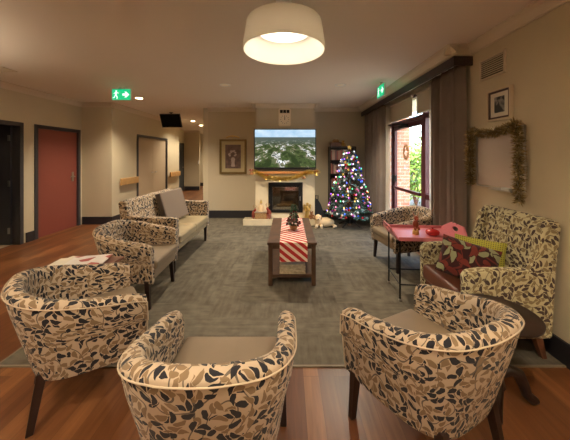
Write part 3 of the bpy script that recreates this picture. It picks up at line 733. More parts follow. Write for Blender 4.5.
# framed picture on the back wall
e = empty('framed_picture', (-1.345, 6.6, 1.51), 0, 'tall gilt framed picture of pale flowers on the back wall', 'picture')
fm = mat('antique_gilt', (.20,.13,.04), .4, .5)
b = MB(); b.box(-.33,.33,-.035,0,.375,.425); b.box(-.33,.33,-.035,0,-.425,-.375); b.box(-.33,-.28,-.035,0,-.375,.375); b.box(.28,.33,-.035,0,-.375,.375); b.build('frame', fm, e, bevel=.006)
box('mount', mat('picture_mount', (.50,.40,.22), .7), -.28, .28, -.012, 0, -.375, .375, e)
box('print', mat('faded_print', (.13,.075,.06), .4, noise=.4, nscale=12), -.19, .19, -.014, -.012, -.29, .29, e)
b = MB()
b.lathe([(.0,-.25),(.05,-.24),(.035,-.15),(.05,-.06),(.03,-.02)], n=10, M=Matrix.Diagonal((1,.02,1,1)) @ Matrix.Identity(4))
pm = mat('pale_petals', (.46,.36,.33), .6)
for k in range(11):
    a = random.uniform(0, PI); r_ = random.uniform(.04,.14); b.ell((r_*math.cos(a), 0, .02+r_*.9*math.sin(a)), (.028,.001,.024), 8, 4)
for v in range(len(b.v)): b.v[v] = (b.v[v][0], -.0155+b.v[v][1]*.02, b.v[v][2])
b.build('flower_motif', pm, e, smooth=False)
b = MB(); b.tube([(-.16,-.05,.46),(-.08,-.08,.49),(0,-.09,.50),(.08,-.08,.49),(.16,-.05,.46)], .012, 8); b.tube([(0,-.02,.43),(0,-.08,.49)], .006, 6)
b.build('picture_light', M['gold_paint'], e)

# right wall: picture, vent, whiteboard
e = empty('framed_photo', (XR, 2.53, 1.995), 0, 'small cream framed black and white photo above the whiteboard', 'picture')
def ring_x(b, x0, x1, hy, hz, t):
    b.box(x0,x1,-hy,hy,hz-t,hz); b.box(x0,x1,-hy,hy,-hz,-hz+t); b.box(x0,x1,-hy,-hy+t,-hz+t,hz-t); b.box(x0,x1,hy-t,hy,-hz+t,hz-t); return b
ring_x(MB(), -.028, 0, .145, .15, .018).build('frame', mat('frame_cream', (.62,.50,.33), .5), e, smooth=False)
ring_x(MB(), -.020, -.001, .127, .132, .018).build('inner_frame', mat('frame_brown', (.07,.03,.02), .5), e, smooth=False)
box('mount', M['paper'], -.012, -.001, -.109, .109, -.114, .114, e)
b = MB(); b.box(-.0135,-.012,-.06,.06,-.075,.075); b.build('photo', picture_mat('mono_photo', (.01,.01,.01), (.35,.33,.3), 11, 2), e, smooth=False)
e = empty('air_vent', (XR, 2.63, 2.385), 0, 'cream louvred air vent high on the right wall', 'vent')
ring_x(MB(), -.016, 0, .165, .105, .018).build('frame', M['vent'], e, smooth=False)
box('back', M['dark_gap'], -.003, -.001, -.147, .147, -.087, .087, e)
for k in range(8): MB().box(-.014,-.004,-.147,.147,-.0035,.0035, M=Matrix.Translation((0,0,-.072+k*.0205)) @ Matrix.Rotation(.5, 4, 'Y')).build('louvre', M['vent'], e, smooth=False)
e = empty('whiteboard', (XR, 2.545, 1.485), 0, 'whiteboard framed with tinsel on the right wall', 'whiteboard')
box('surface', M['whiteboard'], -.014, -.001, -.275, .275, -.265, .275, e)
ring_x(MB(), -.018, 0, .285, .285, .012).build('frame', M['aluminium'], e, smooth=False)
box('pen_tray', M['aluminium'], -.06, -.001, -.2, .06, -.297, -.287, e)
o = box('board_eraser', M['white'], 1.945, 1.985, 2.37, 2.46, 1.199, 1.222, bevel=.004); tag(o, 'small white eraser on the ledge under the whiteboard', 'eraser')

def tinsel(name, path, r, n, m, label, L_=.045, w=.0035):
    b = MB(); segs = [Vector(p) for p in path]
    ln = [(segs[i+1]-segs[i]).length for i in range(len(segs)-1)]; tot = sum(ln)
    for k in range(n):
        d_ = random.uniform(0, tot); i = 0
        while i < len(ln)-1 and d_ > ln[i]: d_ -= ln[i]; i += 1
        p = segs[i].lerp(segs[i+1], min(1, d_/ln[i]))
        u = Vector((random.gauss(0,1), random.gauss(0,1), random.gauss(0,1))).normalized()
        s_ = u.cross(Vector((random.gauss(0,1), random.gauss(0,1), random.gauss(0,1)))).normalized()
        b.blade(p + u*r*.1, u*r*random.uniform(.7,1.15), w*random.uniform(.7,1.5), s_)
    b.tube(path, .004, 5)
    o = b.build(name, m, smooth=False, fix=False); return tag(o, label, 'garland')
def sag(p0, p1, drop, n=12):
    p0 = Vector(p0); p1 = Vector(p1); return [p0.lerp(p1, k/n) - Vector((0,0,drop*4*(k/n)*(1-k/n))) for k in range(n+1)]
tinsel('tinsel_garland', sag((-.74,5.86,1.20),(-.58,5.86,1.11),.0,3) + sag((-.56,5.86,1.10),(.42,5.86,1.17),.11) + sag((.44,5.86,1.175),(.66,5.87,1.19),.012,4), .068, 3200, M['gold'], 'gold tinsel garland swagged along the mantel shelf')
tinsel('tinsel_garland', [(1.93,2.845,1.22),(1.93,2.86,1.5),(1.93,2.85,1.74)] + sag((1.93,2.84,1.77),(1.93,2.29,1.775),.045,8) + [(1.92,2.275,1.79),(1.93,2.25,1.6),(1.93,2.255,1.4),(1.93,2.25,1.2),(1.93,2.245,1.13)], .056, 4200, leafy('mixed_tinsel', (.16,.11,.04), (.50,.38,.17), (.75,.7,.55), .35, .6), 'pale gold tinsel garland draped round the whiteboard', w=.004)
# three little hanging ornaments on the mantel garland
for i, (x, z, lab) in enumerate(((-.80, 1.15, 'bell ornament hanging at the left end of the mantel garland'), (-.47, 1.04, 'bell ornament under the left part of the mantel garland'), (.35, 1.06, 'bell ornament under the right part of the mantel garland'), (.62, 1.13, 'bell ornament hanging at the right end of the mantel garland'))):
    e = empty('bell_ornament', (x, 5.865, z), 0, lab, 'ornament', 'bells on the mantel garland')
    MB().lathe([(0,.05),(.018,.045),(.024,.02),(.034,-.02),(.045,-.035),(.0,-.03)], n=16).build('bell', M['gold_paint'] if i % 2 else M['plush_brown'], e)
    b = MB(); b.ell((-.025,0,.065), (.025,.008,.014), 8, 5); b.ell((.025,0,.065), (.025,.008,.014), 8, 5); b.build('bow', M['red'], e)

# ------------------------------------------------------------------ tub chairs
def tub_chair(label, fab):
    root = empty('tub_chair', (0,0,0), 0, label, 'armchair', 'leaf print tub chairs')
    W = .312; Ly = .30
    # plan path (centre line): straight arm, back arc, straight arm; slightly squared back
    path = []
    for k in range(7): path.append((-W, Ly - Ly*k/7))
    for k in range(29):
        a = PI + PI*k/28
        ca, sa = math.cos(a), math.sin(a)
        e_ = 2/2.7
        path.append((W*math.copysign(abs(ca)**e_, ca), .325*math.copysign(abs(sa)**e_, sa)))
    for k in range(1, 8): path.append((W, Ly*k/7))
    n = len(path); s = [0]
    for i in range(1, n): s.append(s[-1] + math.dist(path[i], path[i-1]))
    T = s[-1]
    rings = []; prof_uv = []
    for i in range(n):
        p = Vector((*path[i], 0)); a = path[max(i-1,0)]; c = path[min(i+1,n-1)]
        t = Vector((c[0]-a[0], c[1]-a[1], 0)).normalized(); nrm = Vector((t.y, -t.x, 0))
        if nrm.dot(Vector((path[i][0], path[i][1]-.02, 0))) < 0: nrm = -nrm     # outward
        q = s[i]/T; cen = abs(q-.5)*2           # 0 back .. 1 tip
        sm = 1-(cen**2)*(3-2*cen)
        h = .645 + .13*max(0, min(1, sm*1.08)) - .03*max(0, (cen-.86)/.14)**2
        th = .048
        tap = .030 + .085*sm                    # the shell narrows towards its foot
        th_t = th*(1-.25*max(0,(cen-.9)/.1)**2)
        P = [(-th*.85-tap*.25, .30), (-th*.8, .45), (-th*.85, h-.06), (-th_t*.8, h-.022), (-th_t*.45, h-.003), (0, h+.004), (th_t*.55, h-.002), (th_t*.9, h-.012),
             (th_t*1.0, h-.028), (th*.95-tap*.2, h-.14), (th*.8-tap*.55, .46), (th*.7-tap*.9, .30), (th*.6-tap, .252), (0-tap, .248), (-th*.8-tap*.5, .26)]
        rings.append([p + nrm*o_ + Vector((0,0,z)) for o_, z in P])
    m = len(rings[0]); b = MB()
    v0 = [0]
    for k in range(1, m): v0.append(v0[-1] + (rings[n//2][k]-rings[n//2][k-1]).length)
    v0.append(v0[-1]+.08)
    us = [0]
    for i in range(1, n): us.append(us[-1] + (rings[i][8]-rings[i-1][8]).length)
    vs = [v for R in rings for v in R]; fs = []; uv = []
    for i in range(n-1):
        for k in range(m):
            kk = (k+1) % m
            fs.append((i*m+k, i*m+kk, (i+1)*m+kk, (i+1)*m+k))
            uv.append([(us[i], v0[k]), (us[i], v0[k+1]), (us[i+1], v0[k+1]), (us[i+1], v0[k])])
    fs.append(tuple(range(m))); uv.append([(r.x+5, r.z) for r in rings[0]])
    fs.append(tuple((n-1)*m+k for k in range(m))); uv.append([(r.x+8, r.z) for r in rings[-1]])
    b.add(vs, fs, uv); sh = b.build('backrest', fab, root, bevel=.012, seg=3)
    # piping along the outer top edge and down each arm front
    pts = [R[8] + (R[8]-R[3]).normalized()*.003 for R in rings]
    fr = [rings[0][k] + Vector((0,.004,0)) for k in range(12, 8, -1)]; bk = [rings[-1][k] + Vector((0,.004,0)) for k in range(9, 13)]
    MB().tube([*fr, *pts, *bk], .0034, 6).build('piping', M['cream_cord'], sh)
    # seat
    def dshape(w, back, front, z0, z1, rr):
        o2 = []
        for k in range(5): o2.append((w, front - (front)*k/5))
        for k in range(17):
            a = -PI*k/16; o2.append((w*math.copysign(abs(math.cos(a))**.8, math.cos(a)), back*abs(math.sin(a))**.8))
        for k in range(1, 6): o2.append((-w, front*k/5))
        q = MB(); q.prism(o2, 'z', z0, z1); return q
    dshape(.272, -.25, .325, .375, .462, .03).build('seat', M['tan_vinyl'], root, bevel=.028, seg=4)
    dshape(.262, -.22, .30, .285, .374, .03).build('seat_base', M['tan_vinyl'], root, bevel=.006)
    for (x, y, dx, dy) in ((-.29,.24,-.01,.02), (.29,.24,.01,.02), (-.19,-.20,-.03,-.05), (.19,-.20,.03,-.05)):
        q = MB(); a, c = .024, .017
        vs = [(x+sx*a, y+sy*a, .30) for sx, sy in ((-1,-1),(1,-1),(1,1),(-1,1))] + [(x+dx+sx*c, y+dy+sy*c, 0) for sx, sy in ((-1,-1),(1,-1),(1,1),(-1,1))]
        q.add(vs, [(3,2,1,0),(4,5,6,7),(0,1,5,4),(1,2,6,5),(2,3,7,6),(3,0,4,7)]).build('leg', M['dark_wood'], root, bevel=.004)
    return root
c0 = tub_chair('leaf print tub chair with its back to the viewer, at the bottom centre', M['fabric'])
c0.location = (-.325, 1.25, 0)
spots = [(-1.34, 1.78, 0, -51, 'leaf print tub chair at the lower left, turned towards the coffee table'),
         (.755, 1.455, 0, 27, 'leaf print tub chair at the lower right beside the round pedestal table'),
         (-1.63, 2.92, .008, -88, 'leaf print tub chair pulled up against the near end of the sofa'),
         (1.61, 3.79, .008, 100, 'leaf print tub chair in front of the glass door behind the pink tray')]
for x, y, z, a, lab in spots:
    c = copy_tree(c0); c.location = (x, y, z); c.rotation_euler = (0,0,math.radians(a)); c['label'] = lab

# ------------------------------------------------------------------ sofa
s = empty('sofa', (-1.42, 3.42, .008), 0, 'two seat leaf print sofa with tan seat along the left of the carpet', 'sofa')
L0 = 1.43
b = MB(); b.prism([(-.58,.27),(-.68,.28),(-.76,.90),(-.73,.93),(-.68,.93),(-.65,.90),(-.56,.45)], 'y', .02, L0-.02); b.build('backrest', M['fabric'], s, bevel=.02, seg=3)
for y0 in (0, L0-.10):
    b = MB(); b.prism([(0,.27),(0,.69),(-.02,.71),(-.30,.715),(-.62,.74),(-.70,.74),(-.66,.28)], 'y', y0, y0+.10); a = b.build('arm', M['fabric'], s, bevel=.022, seg=3)
    yy = y0 if y0 else y0+.10
box('seat_base', M['sofa_tan'], -.60, -.015, .10, L0-.10, .27, .345, s, bevel=.008)
for k in range(2):
    box('seat_cushion', M['sofa_tan'], -.57, .015, .103+k*.617, .103+k*.617+.61, .345, .465, s, bevel=.03, seg=4)
for x, y in ((-.05,.05), (-.05,L0-.06), (-.62,.05), (-.62,L0-.06)):
    q = MB(); vs = [(x+sx*.024, y+sy*.024, .28) for sx, sy in ((-1,-1),(1,-1),(1,1),(-1,1))] + [(x+sx*.017, y+sy*.017, 0) for sx, sy in ((-1,-1),(1,-1),(1,1),(-1,1))]
    q.add(vs, [(3,2,1,0),(4,5,6,7),(0,1,5,4),(1,2,6,5),(2,3,7,6),(3,0,4,7)]).build('leg', M['dark_wood'], s, bevel=.004)

def pillow(name, m, w, h, t, mtx, n=14):
    """soft square cushion standing in local xz, thickness along y"""
    b = MB(); vs = []; uv = []
    def f(u, v): return t/2*((1-abs(u)**2.6)*(1-abs(v)**2.6))**.5
    def pinch(u, v): return 1-.07*(1-abs(v)**2)*abs(u)**3 if True else 1
    idx = {}
    for side in (-1, 1):
        for i in range(n+1):
            for j in range(n+1):
                u = -1+2*i/n; v = -1+2*j/n
                x = w/2*u*(1-.05*(1-v*v)); z = h/2*v*(1-.05*(1-u*u))
                idx[(side,i,j)] = len(vs); vs.append(mtx @ Vector((x, side*(f(u,v)+.003), z)))
    fs = []; uvs = []
    for side in (-1, 1):
        for i in range(n):
            for j in range(n):
                q = [(i,j),(i+1,j),(i+1,j+1),(i,j+1)]
                fs.append(tuple(idx[(side,a,c)] for a, c in q)); uvs.append([(a/n*w + (side+1), c/n*h) for a, c in q])
    edge = [(i,0) for i in range(n)] + [(n,j) for j in range(n)] + [(i,n) for i in range(n,0,-1)] + [(0,j) for j in range(n,0,-1)]
    for k in range(len(edge)):
        a = edge[k]; c = edge[(k+1) % len(edge)]
        fs.append((idx[(-1,*a)], idx[(-1,*c)], idx[(1,*c)], idx[(1,*a)])); uvs.append([(0,0),(.01,0),(.01,.01),(0,.01)])
    b.add(vs, fs, uvs); return b.build(name, m)
# boxy taupe cushion leaning on the sofa back
e = empty('cushion', (-1.80, 4.38, .473), 0, 'plain taupe square cushion leaning against the sofa back', 'cushion', 'cushions')
Mx = Matrix.Rotation(math.radians(-16), 4, 'Y') @ Matrix.Rotation(math.radians(-14), 4, 'Z')
MB().box(-.05,.05,-.27,.27,.02,.50, M=Mx).build('cover', M['taupe_cushion'], e, bevel=.025, seg=4)
MB().box(-.044,.044,-.278,-.262,.03,.49, M=Mx).build('side_face', M['dark_taupe'], e, bevel=.004)  # darker version of the cover colour on the near side face

# ------------------------------------------------------------------ wing chair
s = empty('wing_chair', (1.615, 2.29, .008), PI/2, 'high backed wing armchair in gold leaf print against the right wall', 'armchair')
Fb = M['fabric_light']; hw = .345
b = MB(); b.prism([(-.19,.30),(-.29,.20),(-.375,1.0),(-.365,1.03),(-.32,1.035),(-.285,1.0),(-.20,.50)], 'x', -hw+.03, hw-.03)
bk = b.build('backrest', Fb, s, bevel=.025, seg=3)
for sx in (-1, 1):
    xs = sorted((sx*hw, sx*(hw-.075)))
    b = MB(); b.prism([(-.335,.62),(-.375,.98),(-.36,1.02),(-.30,1.03),(-.235,.96),(-.20,.80),(-.16,.69),(-.10,.63)], 'x', *sorted((sx*(hw-.004), sx*(hw-.075)))); b.build('wing', Fb, s, bevel=.02, seg=3)
    b = MB(); b.prism([(-.31,.165),(-.34,.66),(-.05,.675),(.22,.675),(.31,.66),(.335,.62),(.325,.165)], 'x', *xs); b.build('arm', Fb, s, bevel=.028, seg=4)
box('seat_base', M['brown_leather'], -hw+.08, hw-.08, -.19, .31, .18, .345, s, bevel=.01)
box('seat_cushion', M['brown_leather'], -hw+.08, hw-.08, -.20, .345, .345, .485, s, bevel=.035, seg=4)
for x, y, dy in ((-.29,.26,.02), (.29,.26,.02), (-.29,-.22,-.06), (.29,-.22,-.06)):
    q = MB(); vs = [(x+sx*.03, y+sy*.03, .19) for sx, sy in ((-1,-1),(1,-1),(1,1),(-1,1))] + [(x+sx*.018, y+dy+sy*.018, 0) for sx, sy in ((-1,-1),(1,-1),(1,1),(-1,1))]
    q.add(vs, [(3,2,1,0),(4,5,6,7),(0,1,5,4),(1,2,6,5),(2,3,7,6),(3,0,4,7)]).build('leg', M['leg_wood'], s, bevel=.004)
def cush(loc, rz, tilt, roll, w, h, t, m, label):
    mt = Matrix.Rotation(rz, 4, 'Z') @ Matrix.Rotation(tilt, 4, 'X') @ Matrix.Rotation(roll, 4, 'Y')
    o = pillow('cushion', m, w, h, t, mt); o.location = loc; return tag(o, label, 'cushion', 'cushions')
cush((1.67, 2.36, .62), math.radians(-38), math.radians(-12), math.radians(3), .38, .33, .13, M['dots'], 'lime green dotted cushion at the back of the wing chair')
cush((1.49, 2.235, .635), math.radians(-30), math.radians(-24), math.radians(12), .42, .32, .13, M['red_leaf'], 'dark red and green leaf print cushion on the wing chair')

# ------------------------------------------------------------------ coffee table
s = empty('coffee_table', (.047, 3.08, .008), 0, 'brown wooden coffee table with lower shelf in the middle of the carpet', 'table')
hw = .285; LT = 1.25; zt = .512
box('tabletop', M['mid_wood'], -hw, hw, 0, LT, zt-.032, zt, s, bevel=.004)
for x in (-hw+.01, hw-.06):
    for y in (.03, LT-.08): box('leg', M['mid_wood'], x, x+.05, y, y+.05, 0, zt-.032, s, bevel=.003)
for y in (.04, LT-.06): box('apron', M['mid_wood'], -hw+.06, hw-.06, y, y+.02, zt-.085, zt-.032, s)
for x in (-hw+.02, hw-.04): box('apron', M['mid_wood'], x, x+.02, .08, LT-.08, zt-.085, zt-.032, s)
box('shelf', M['mid_wood'], -hw+.015, hw-.015, .035, LT-.035, .095, .13, s, bevel=.003)
# runner
b = MB(); x0, x1 = -.095, .222; zt_ = .52
pth = [(4.30, zt_+.004), (4.0, zt_+.004), (3.6, zt_+.004), (3.2, zt_+.004), (3.09, zt_+.004), (3.074, zt_-.002), (3.070, zt_-.02), (3.066, zt_-.12), (3.068, zt_-.215)]
acc = 0; vs = []; uvs = []; us = []
for i, (y, z) in enumerate(pth):
    if i: acc += math.dist(pth[i], pth[i-1])
    us.append(acc)
    for j in range(5):
        x = x0 + (x1-x0)*j/4; vs.append((x, y - (.006*math.sin(j*1.7) if z < .5 else 0), z))
fs = []
for i in range(len(pth)-1):
    for j in range(4):
        fs.append((i*5+j, i*5+j+1, (i+1)*5+j+1, (i+1)*5+j)); 
        X = lambda q: (x1-x0)*q/4
        uvs.append([(X(j), -us[i]), (X(j+1), -us[i]), (X(j+1), -us[i+1]), (X(j), -us[i+1])])
# stripes fall from upper left to lower right on the hanging end
uvs = [[(u, -v) for u, v in q] for q in uvs]
uvs = [[(-u, v) for u, v in q] for q in uvs]
b.add(vs, fs, uvs); o = b.build('table_runner', M['stripes'], fix=False, smooth=False); sm = o.modifiers.new('solid', 'SOLIDIFY'); sm.thickness = .003; sm.offset = 1
tag(o, 'red and white diagonally striped runner draped over the coffee table', 'table runner')
for k in range(6):
    o = box('magazine', M['old_paper'], -.10+.004*(k % 3), .205-.004*(k % 2), 3.13+.005*(k % 2), 3.36, .1385+k*.018, .1385+k*.018+.016, bevel=.003)
    tag(o, 'pale magazine in the pile on the lower shelf of the coffee table', 'magazine', 'magazines under the coffee table')
# little dressed tree in a pot on the table
e = empty('miniature_tree', (.075, 3.62, .5275), 0, 'miniature green christmas tree in a basket on the coffee table', 'decoration')
MB().lathe([(0,0),(.045,0),(.058,.06),(.05,.062),(.045,.055),(0,.055)], n=16).build('basket', M['wicker'], e)
MB().tube([(0,0,.05),(0,0,.30)], [.007,.003], 6).build('trunk', M['leg_wood'], e)
b = MB()
for k in range(1300):
    z = .07 + .26*random.random()**1.3; r_ = .085*(1-(z-.07)/.29)+.008; a = random.uniform(0,2*PI); p = Vector((r_*.7*math.cos(a)*random.random()**.4, r_*.7*math.sin(a), z))
    u = Vector((math.cos(a), math.sin(a), random.uniform(-.4,.5))).normalized()
    b.blade(p, u*.032, .005, u.cross(Vector((random.uniform(-1,1),random.uniform(-1,1),1))).normalized())
b.build('foliage', leafy('mini_fir', (.015,.05,.015), (.05,.13,.04)), e, smooth=False, fix=False)
bpm = mat('dark_red_berry', (.14,.012,.01), .3)
for k in range(26):
    z = .07 + .20*random.random()**2; r_ = .085*(1-(z-.07)/.29)+.014; a = random.uniform(PI*.9, 2.1*PI); MB().ell((r_*math.cos(a), r_*math.sin(a), z), (.013,.013,.013), 8, 6).build('berry', bpm, e)

# ------------------------------------------------------------------ pink tray on black stand
s = empty('tray_table', (1.49, 3.0, .008), math.radians(-5), 'pink wooden tray table on a black metal folding stand', 'table')
x0, x1, y0, y1, zt = -.32, .325, -.25, .26, .622
box('tray_base', M['pink'], x0, x1, y0, y1, zt, zt+.014, s, bevel=.002)
b = MB(); b.prism([(x0,zt+.014),(x1,zt+.014),(x1+.01,zt+.045),(x0-.01,zt+.045)], 'y', y0-.012, y0); b.build('rim', M['pink'], s, smooth=False)
b = MB(); b.prism([(x0,zt+.014),(x1,zt+.014),(x1+.01,zt+.045),(x0-.01,zt+.045)], 'y', y1, y1+.012); b.build('rim', M['pink'], s, smooth=False)
def end_panel(x, sx):
    # flared end board with an oval hand hole, leaning outward
    outer = []; inner = []
    n = 32
    for k in range(n):
        a = 2*PI*k/n; inner.append((.062*math.cos(a), .070 + .024*math.sin(a)))
        ca, sa = math.cos(a), math.sin(a)
        # outline: wide foot, raised middle
        r_ = 1.0/max(abs(ca)/.275, abs(sa)/(.05 if sa < 0 else .05)) if True else 0
        px, pz = r_*ca, .070 + r_*sa*1.5
        top = .035 + .085*max(0, min(1, (.27-abs(px))/.15))
        pz = min(pz, top) if sa > 0 else max(pz, 0)
        if abs(sa) < 1e-6: pz = .02
        outer.append((px, max(0, pz)))
    b = MB(); vs = []
    for th in (0, .014):
        for L_ in (outer, inner):
            for (py, pz) in L_: vs.append((x + sx*(th + pz*.45), (y0+y1)/2 + py, zt+.006+pz))
    fs = []
    for k in range(n):
        j = (k+1) % n
        fs += [(k, j, n+j, n+k), (2*n+k, 3*n+k, 3*n+j, 2*n+j), (k, 2*n+k, 2*n+j, j), (n+k, n+j, 3*n+j, 3*n+k)]
    b.add(vs, fs); return b.build('handle_board', M['pink'], s, smooth=False)
end_panel(x0, -1); end_panel(x1, 1)
for (lx, ly) in ((x0+.01, y0+.01), (x0+.01, y1-.10), (x1-.03, y0+.01), (x1-.03, y1-.10)):
    MB().tube([(lx,ly,.012),(lx,ly,zt)], .009, 8).build('stand_leg', M['black_metal'], s)
    MB().ell((lx,ly,.014), (.014,.014,.014), 10, 6).build('castor', M['steel'], s)
for z in (.17,):
    for (a, c) in (((x0+.01,y0+.01),(x0+.01,y1-.10)), ((x1-.03,y0+.01),(x1-.03,y1-.10)), ((x0+.01,y0+.01),(x1-.03,y0+.01)), ((x0+.01,y1-.10),(x1-.03,y1-.10))):
        MB().tube([(*a,z),(*c,z)], .007, 8).build('stretcher', M['black_metal'], s)
e = empty('reindeer_figurine', (1.415, 2.98, .6455), 0, 'reddish brown reindeer figurine on a gold base on the pink tray', 'figurine')
MB().lathe([(0,0),(.035,0),(.035,.02),(.028,.05),(.022,.055),(0,.055)], n=16).build('plinth', M['gold_paint'], e)
b = MB(); b.ell((0,0,.105),(.034,.028,.055)); b.ell((0,-.012,.18),(.026,.03,.028)); b.ell((0,-.042,.172),(.014,.016,.012)); b.tube([(-.015,0,.2),(-.03,0,.225),(-.028,0,.242)], .005, 6); b.tube([(.015,0,.2),(.03,0,.225),(.028,0,.242)], .005, 6)
b.ell((-.02,-.03,.07),(.012,.02,.02)); b.ell((.02,-.03,.07),(.012,.02,.02)); b.build('deer', mat('red_brown_glaze', (.30,.06,.02), .3), e)
e = empty('lidded_dish', (1.585, 2.95, .6455), 0, 'small red lidded dish on the pink tray', 'dish')
MB().lathe([(0,0),(.05,0),(.066,.012),(.07,.035),(.064,.04),(0,.04)], n=28).build('bowl', M['red'], e)
MB().lathe([(.068,.040),(.062,.05),(.04,.06),(.01,.066),(.008,.072),(.014,.08),(0,.084)], n=28).build('lid', M['red'], e)

# ------------------------------------------------------------------ round pedestal table
s = empty('pedestal_table', (1.285, 1.655, 0), 0, 'round dark wood pedestal table between tub chair and wing chair', 'table')
MB().lathe([(0,.525),(.205,.525),(.218,.532),(.22,.545),(.212,.552),(0,.552)], n=56).build('tabletop', M['dark_wood'], s)
MB().lathe([(.03,.07),(.045,.10),(.03,.16),(.022,.22),(.035,.30),(.045,.36),(.028,.42),(.03,.48),(.07,.524)], n=24).build('column', M['dark_wood'], s)
for k in range(3):
    a = math.radians(-8 + 120*k); ux, uy = math.cos(a), math.sin(a)
    pts = [(ux*.02,uy*.02,.17),(ux*.07,uy*.07,.20),(ux*.12,uy*.12,.18),(ux*.15,uy*.15,.11),(ux*.165,uy*.165,.06),(ux*.20,uy*.20,.032),(ux*.225,uy*.225,.03)]
    MB().tube(pts, [.026,.032,.034,.030,.028,.028,.016], 10).build('foot', M['dark_wood'], s)

# ------------------------------------------------------------------ side table with magazines
s = empty('side_table', (-1.74, 2.27, .008), 0, 'small square wooden side table holding magazines between two tub chairs', 'table')
box('tabletop', M['leg_wood'], -.25, .25, -.16, .18, .565, .59, s, bevel=.004)
for x in (-.22, .19):
    for y in (-.13, .12): box('leg', M['leg_wood'], x, x+.03, y, y+.03, 0, .565, s, bevel=.002)
b_ = mat('magazine_red_cover', (.70,.66,.60), .35, noise=.25, nscale=18)
def mag_mat():
    m, nt, b = base('magazine_cover'); L = nt.links.new; tc = N(nt, 'ShaderNodeTexCoord'); n = N(nt, 'ShaderNodeTexVoronoi'); n.inputs['Scale'].default_value = 11; L(tc.outputs['Object'], n.inputs['Vector'])
    sc = N(nt, 'ShaderNodeSeparateColor'); L(n.outputs['Color'], sc.inputs[0])
    L(mixc(nt, mth(nt, 'GREATER_THAN', sc.outputs[0], .52), (.74,.70,.66), (.36,.05,.045)), b.inputs['Base Color']); b.inputs['Roughness'].default_value = .3; return m
mm = mag_mat()
for k, (dx, dy, a, m_, lab) in enumerate(((-.10,0,8,M['paper'],'plain pale magazine at the bottom of the pile on the side table'), (-.05,.0,-6,M['paper'],'cream magazine in the middle of the pile on the side table'), (.04,.01,14,mm,'red and white magazine on top of the pile on the side table'))):
    o = MB().box(-.145,.145,-.11,.11,0,.008, M=Matrix.Rotation(math.radians(a), 4, 'Z')).build('magazine', m_, smooth=False, loc=(-1.74+dx, 2.28+dy, .599+k*.009)); tag(o, lab, 'magazine', 'magazines on the side table')

# ------------------------------------------------------------------ hearth decorations
ZH = .135
def deer(x, y, rz, label, m, sc=1):
    e = empty('toy_reindeer', (x, y, ZH), rz, label, 'toy', 'red toy reindeer on the hearth')
    e.scale = (sc,)*3
    b = MB(); b.ell((0,0,.13),(.035,.06,.04)); b.tube([(0,-.045,.15),(0,-.065,.20)], [.02,.016], 8); b.ell((0,-.085,.215),(.02,.035,.02))
    for sx in (-1,1):
        for yy in (-.04,.04): b.tube([(sx*.02,yy,.12),(sx*.022,yy,0)], [.012,.008], 7)
    b.build('body', m, e)
    b = MB()
    for sx in (-1,1): b.tube([(sx*.01,-.07,.23),(sx*.03,-.065,.27),(sx*.025,-.06,.31)], .005, 6); b.tube([(sx*.028,-.066,.265),(sx*.05,-.07,.285)], .004, 5)
    b.build('antlers', M['wicker'], e)
    b = MB(); b.lathe([(.024,.175),(.03,.185),(.024,.195)], c=(0,-.055,0), n=12, cap=False); b.build('scarf', M['red'], e)
redfelt = mat('red_felt', (.36,.07,.04), .9)
deer(-.76, 5.98, .5, 'reddish toy reindeer standing at the left end of the hearth', redfelt)
deer(-.42, 5.95, -.3, 'reddish toy reindeer standing left of the stove glass', redfelt, 1.15)
e = empty('christmas_figure', (-.60, 6.0, ZH+.16), 0, 'cream robed figure with a pointed hat standing on the wicker box', 'figurine')
MB().lathe([(0,0),(.065,0),(.06,.06),(.035,.13),(.02,.15),(0,.152)], n=20).build('robe', M['plush_cream'], e)
MB().ell((0,0,.165),(.026,.026,.028)).build('head', mat('skin_tone_clay', (.55,.34,.22), .7), e)
MB().lathe([(.034,.175),(.03,.19),(.012,.24),(0,.27)], n=16).build('hat', M['gold_paint'], e)
for sx in (-1, 1): MB().ell((sx*.05,-.02,.09),(.014,.02,.04)).build('sleeve', M['plush_cream'], e)
e = empty('wicker_box', (-.60, 6.0, ZH), 0, 'open wicker box on the hearth under the cream figure', 'basket')
box('body', M['wicker'], -.13, .13, -.08, .08, 0, .14, e, bevel=.008)
box('lid', M['cream_cord'], -.14, .14, -.09, .09, .14, .159, e, bevel=.004)
e = empty('angel_statue', (.43, 5.98, ZH), 0, 'small gold angel statue on the right of the hearth', 'statue')
b = MB(); b.lathe([(0,0),(.06,0),(.065,.03),(.045,.12),(.04,.19),(.045,.24),(.02,.28),(0,.285)], n=20); b.ell((0,-.005,.315),(.034,.034,.038)); b.tube([(-.045,0,.22),(-.05,-.05,.18),(-.01,-.065,.20)], [.018,.015,.012], 8); b.tube([(.045,0,.22),(.05,-.05,.18),(.01,-.065,.20)], [.018,.015,.012], 8)
b.build('figure', M['gold_paint'], e)
b = MB()
for sx in (-1,1): b.prism([(sx*.01,.24),(sx*.05,.31),(sx*.085,.30),(sx*.08,.20),(sx*.04,.13)], 'y', .03, .042)
b.build('wings', M['gold_paint'], e, smooth=False)
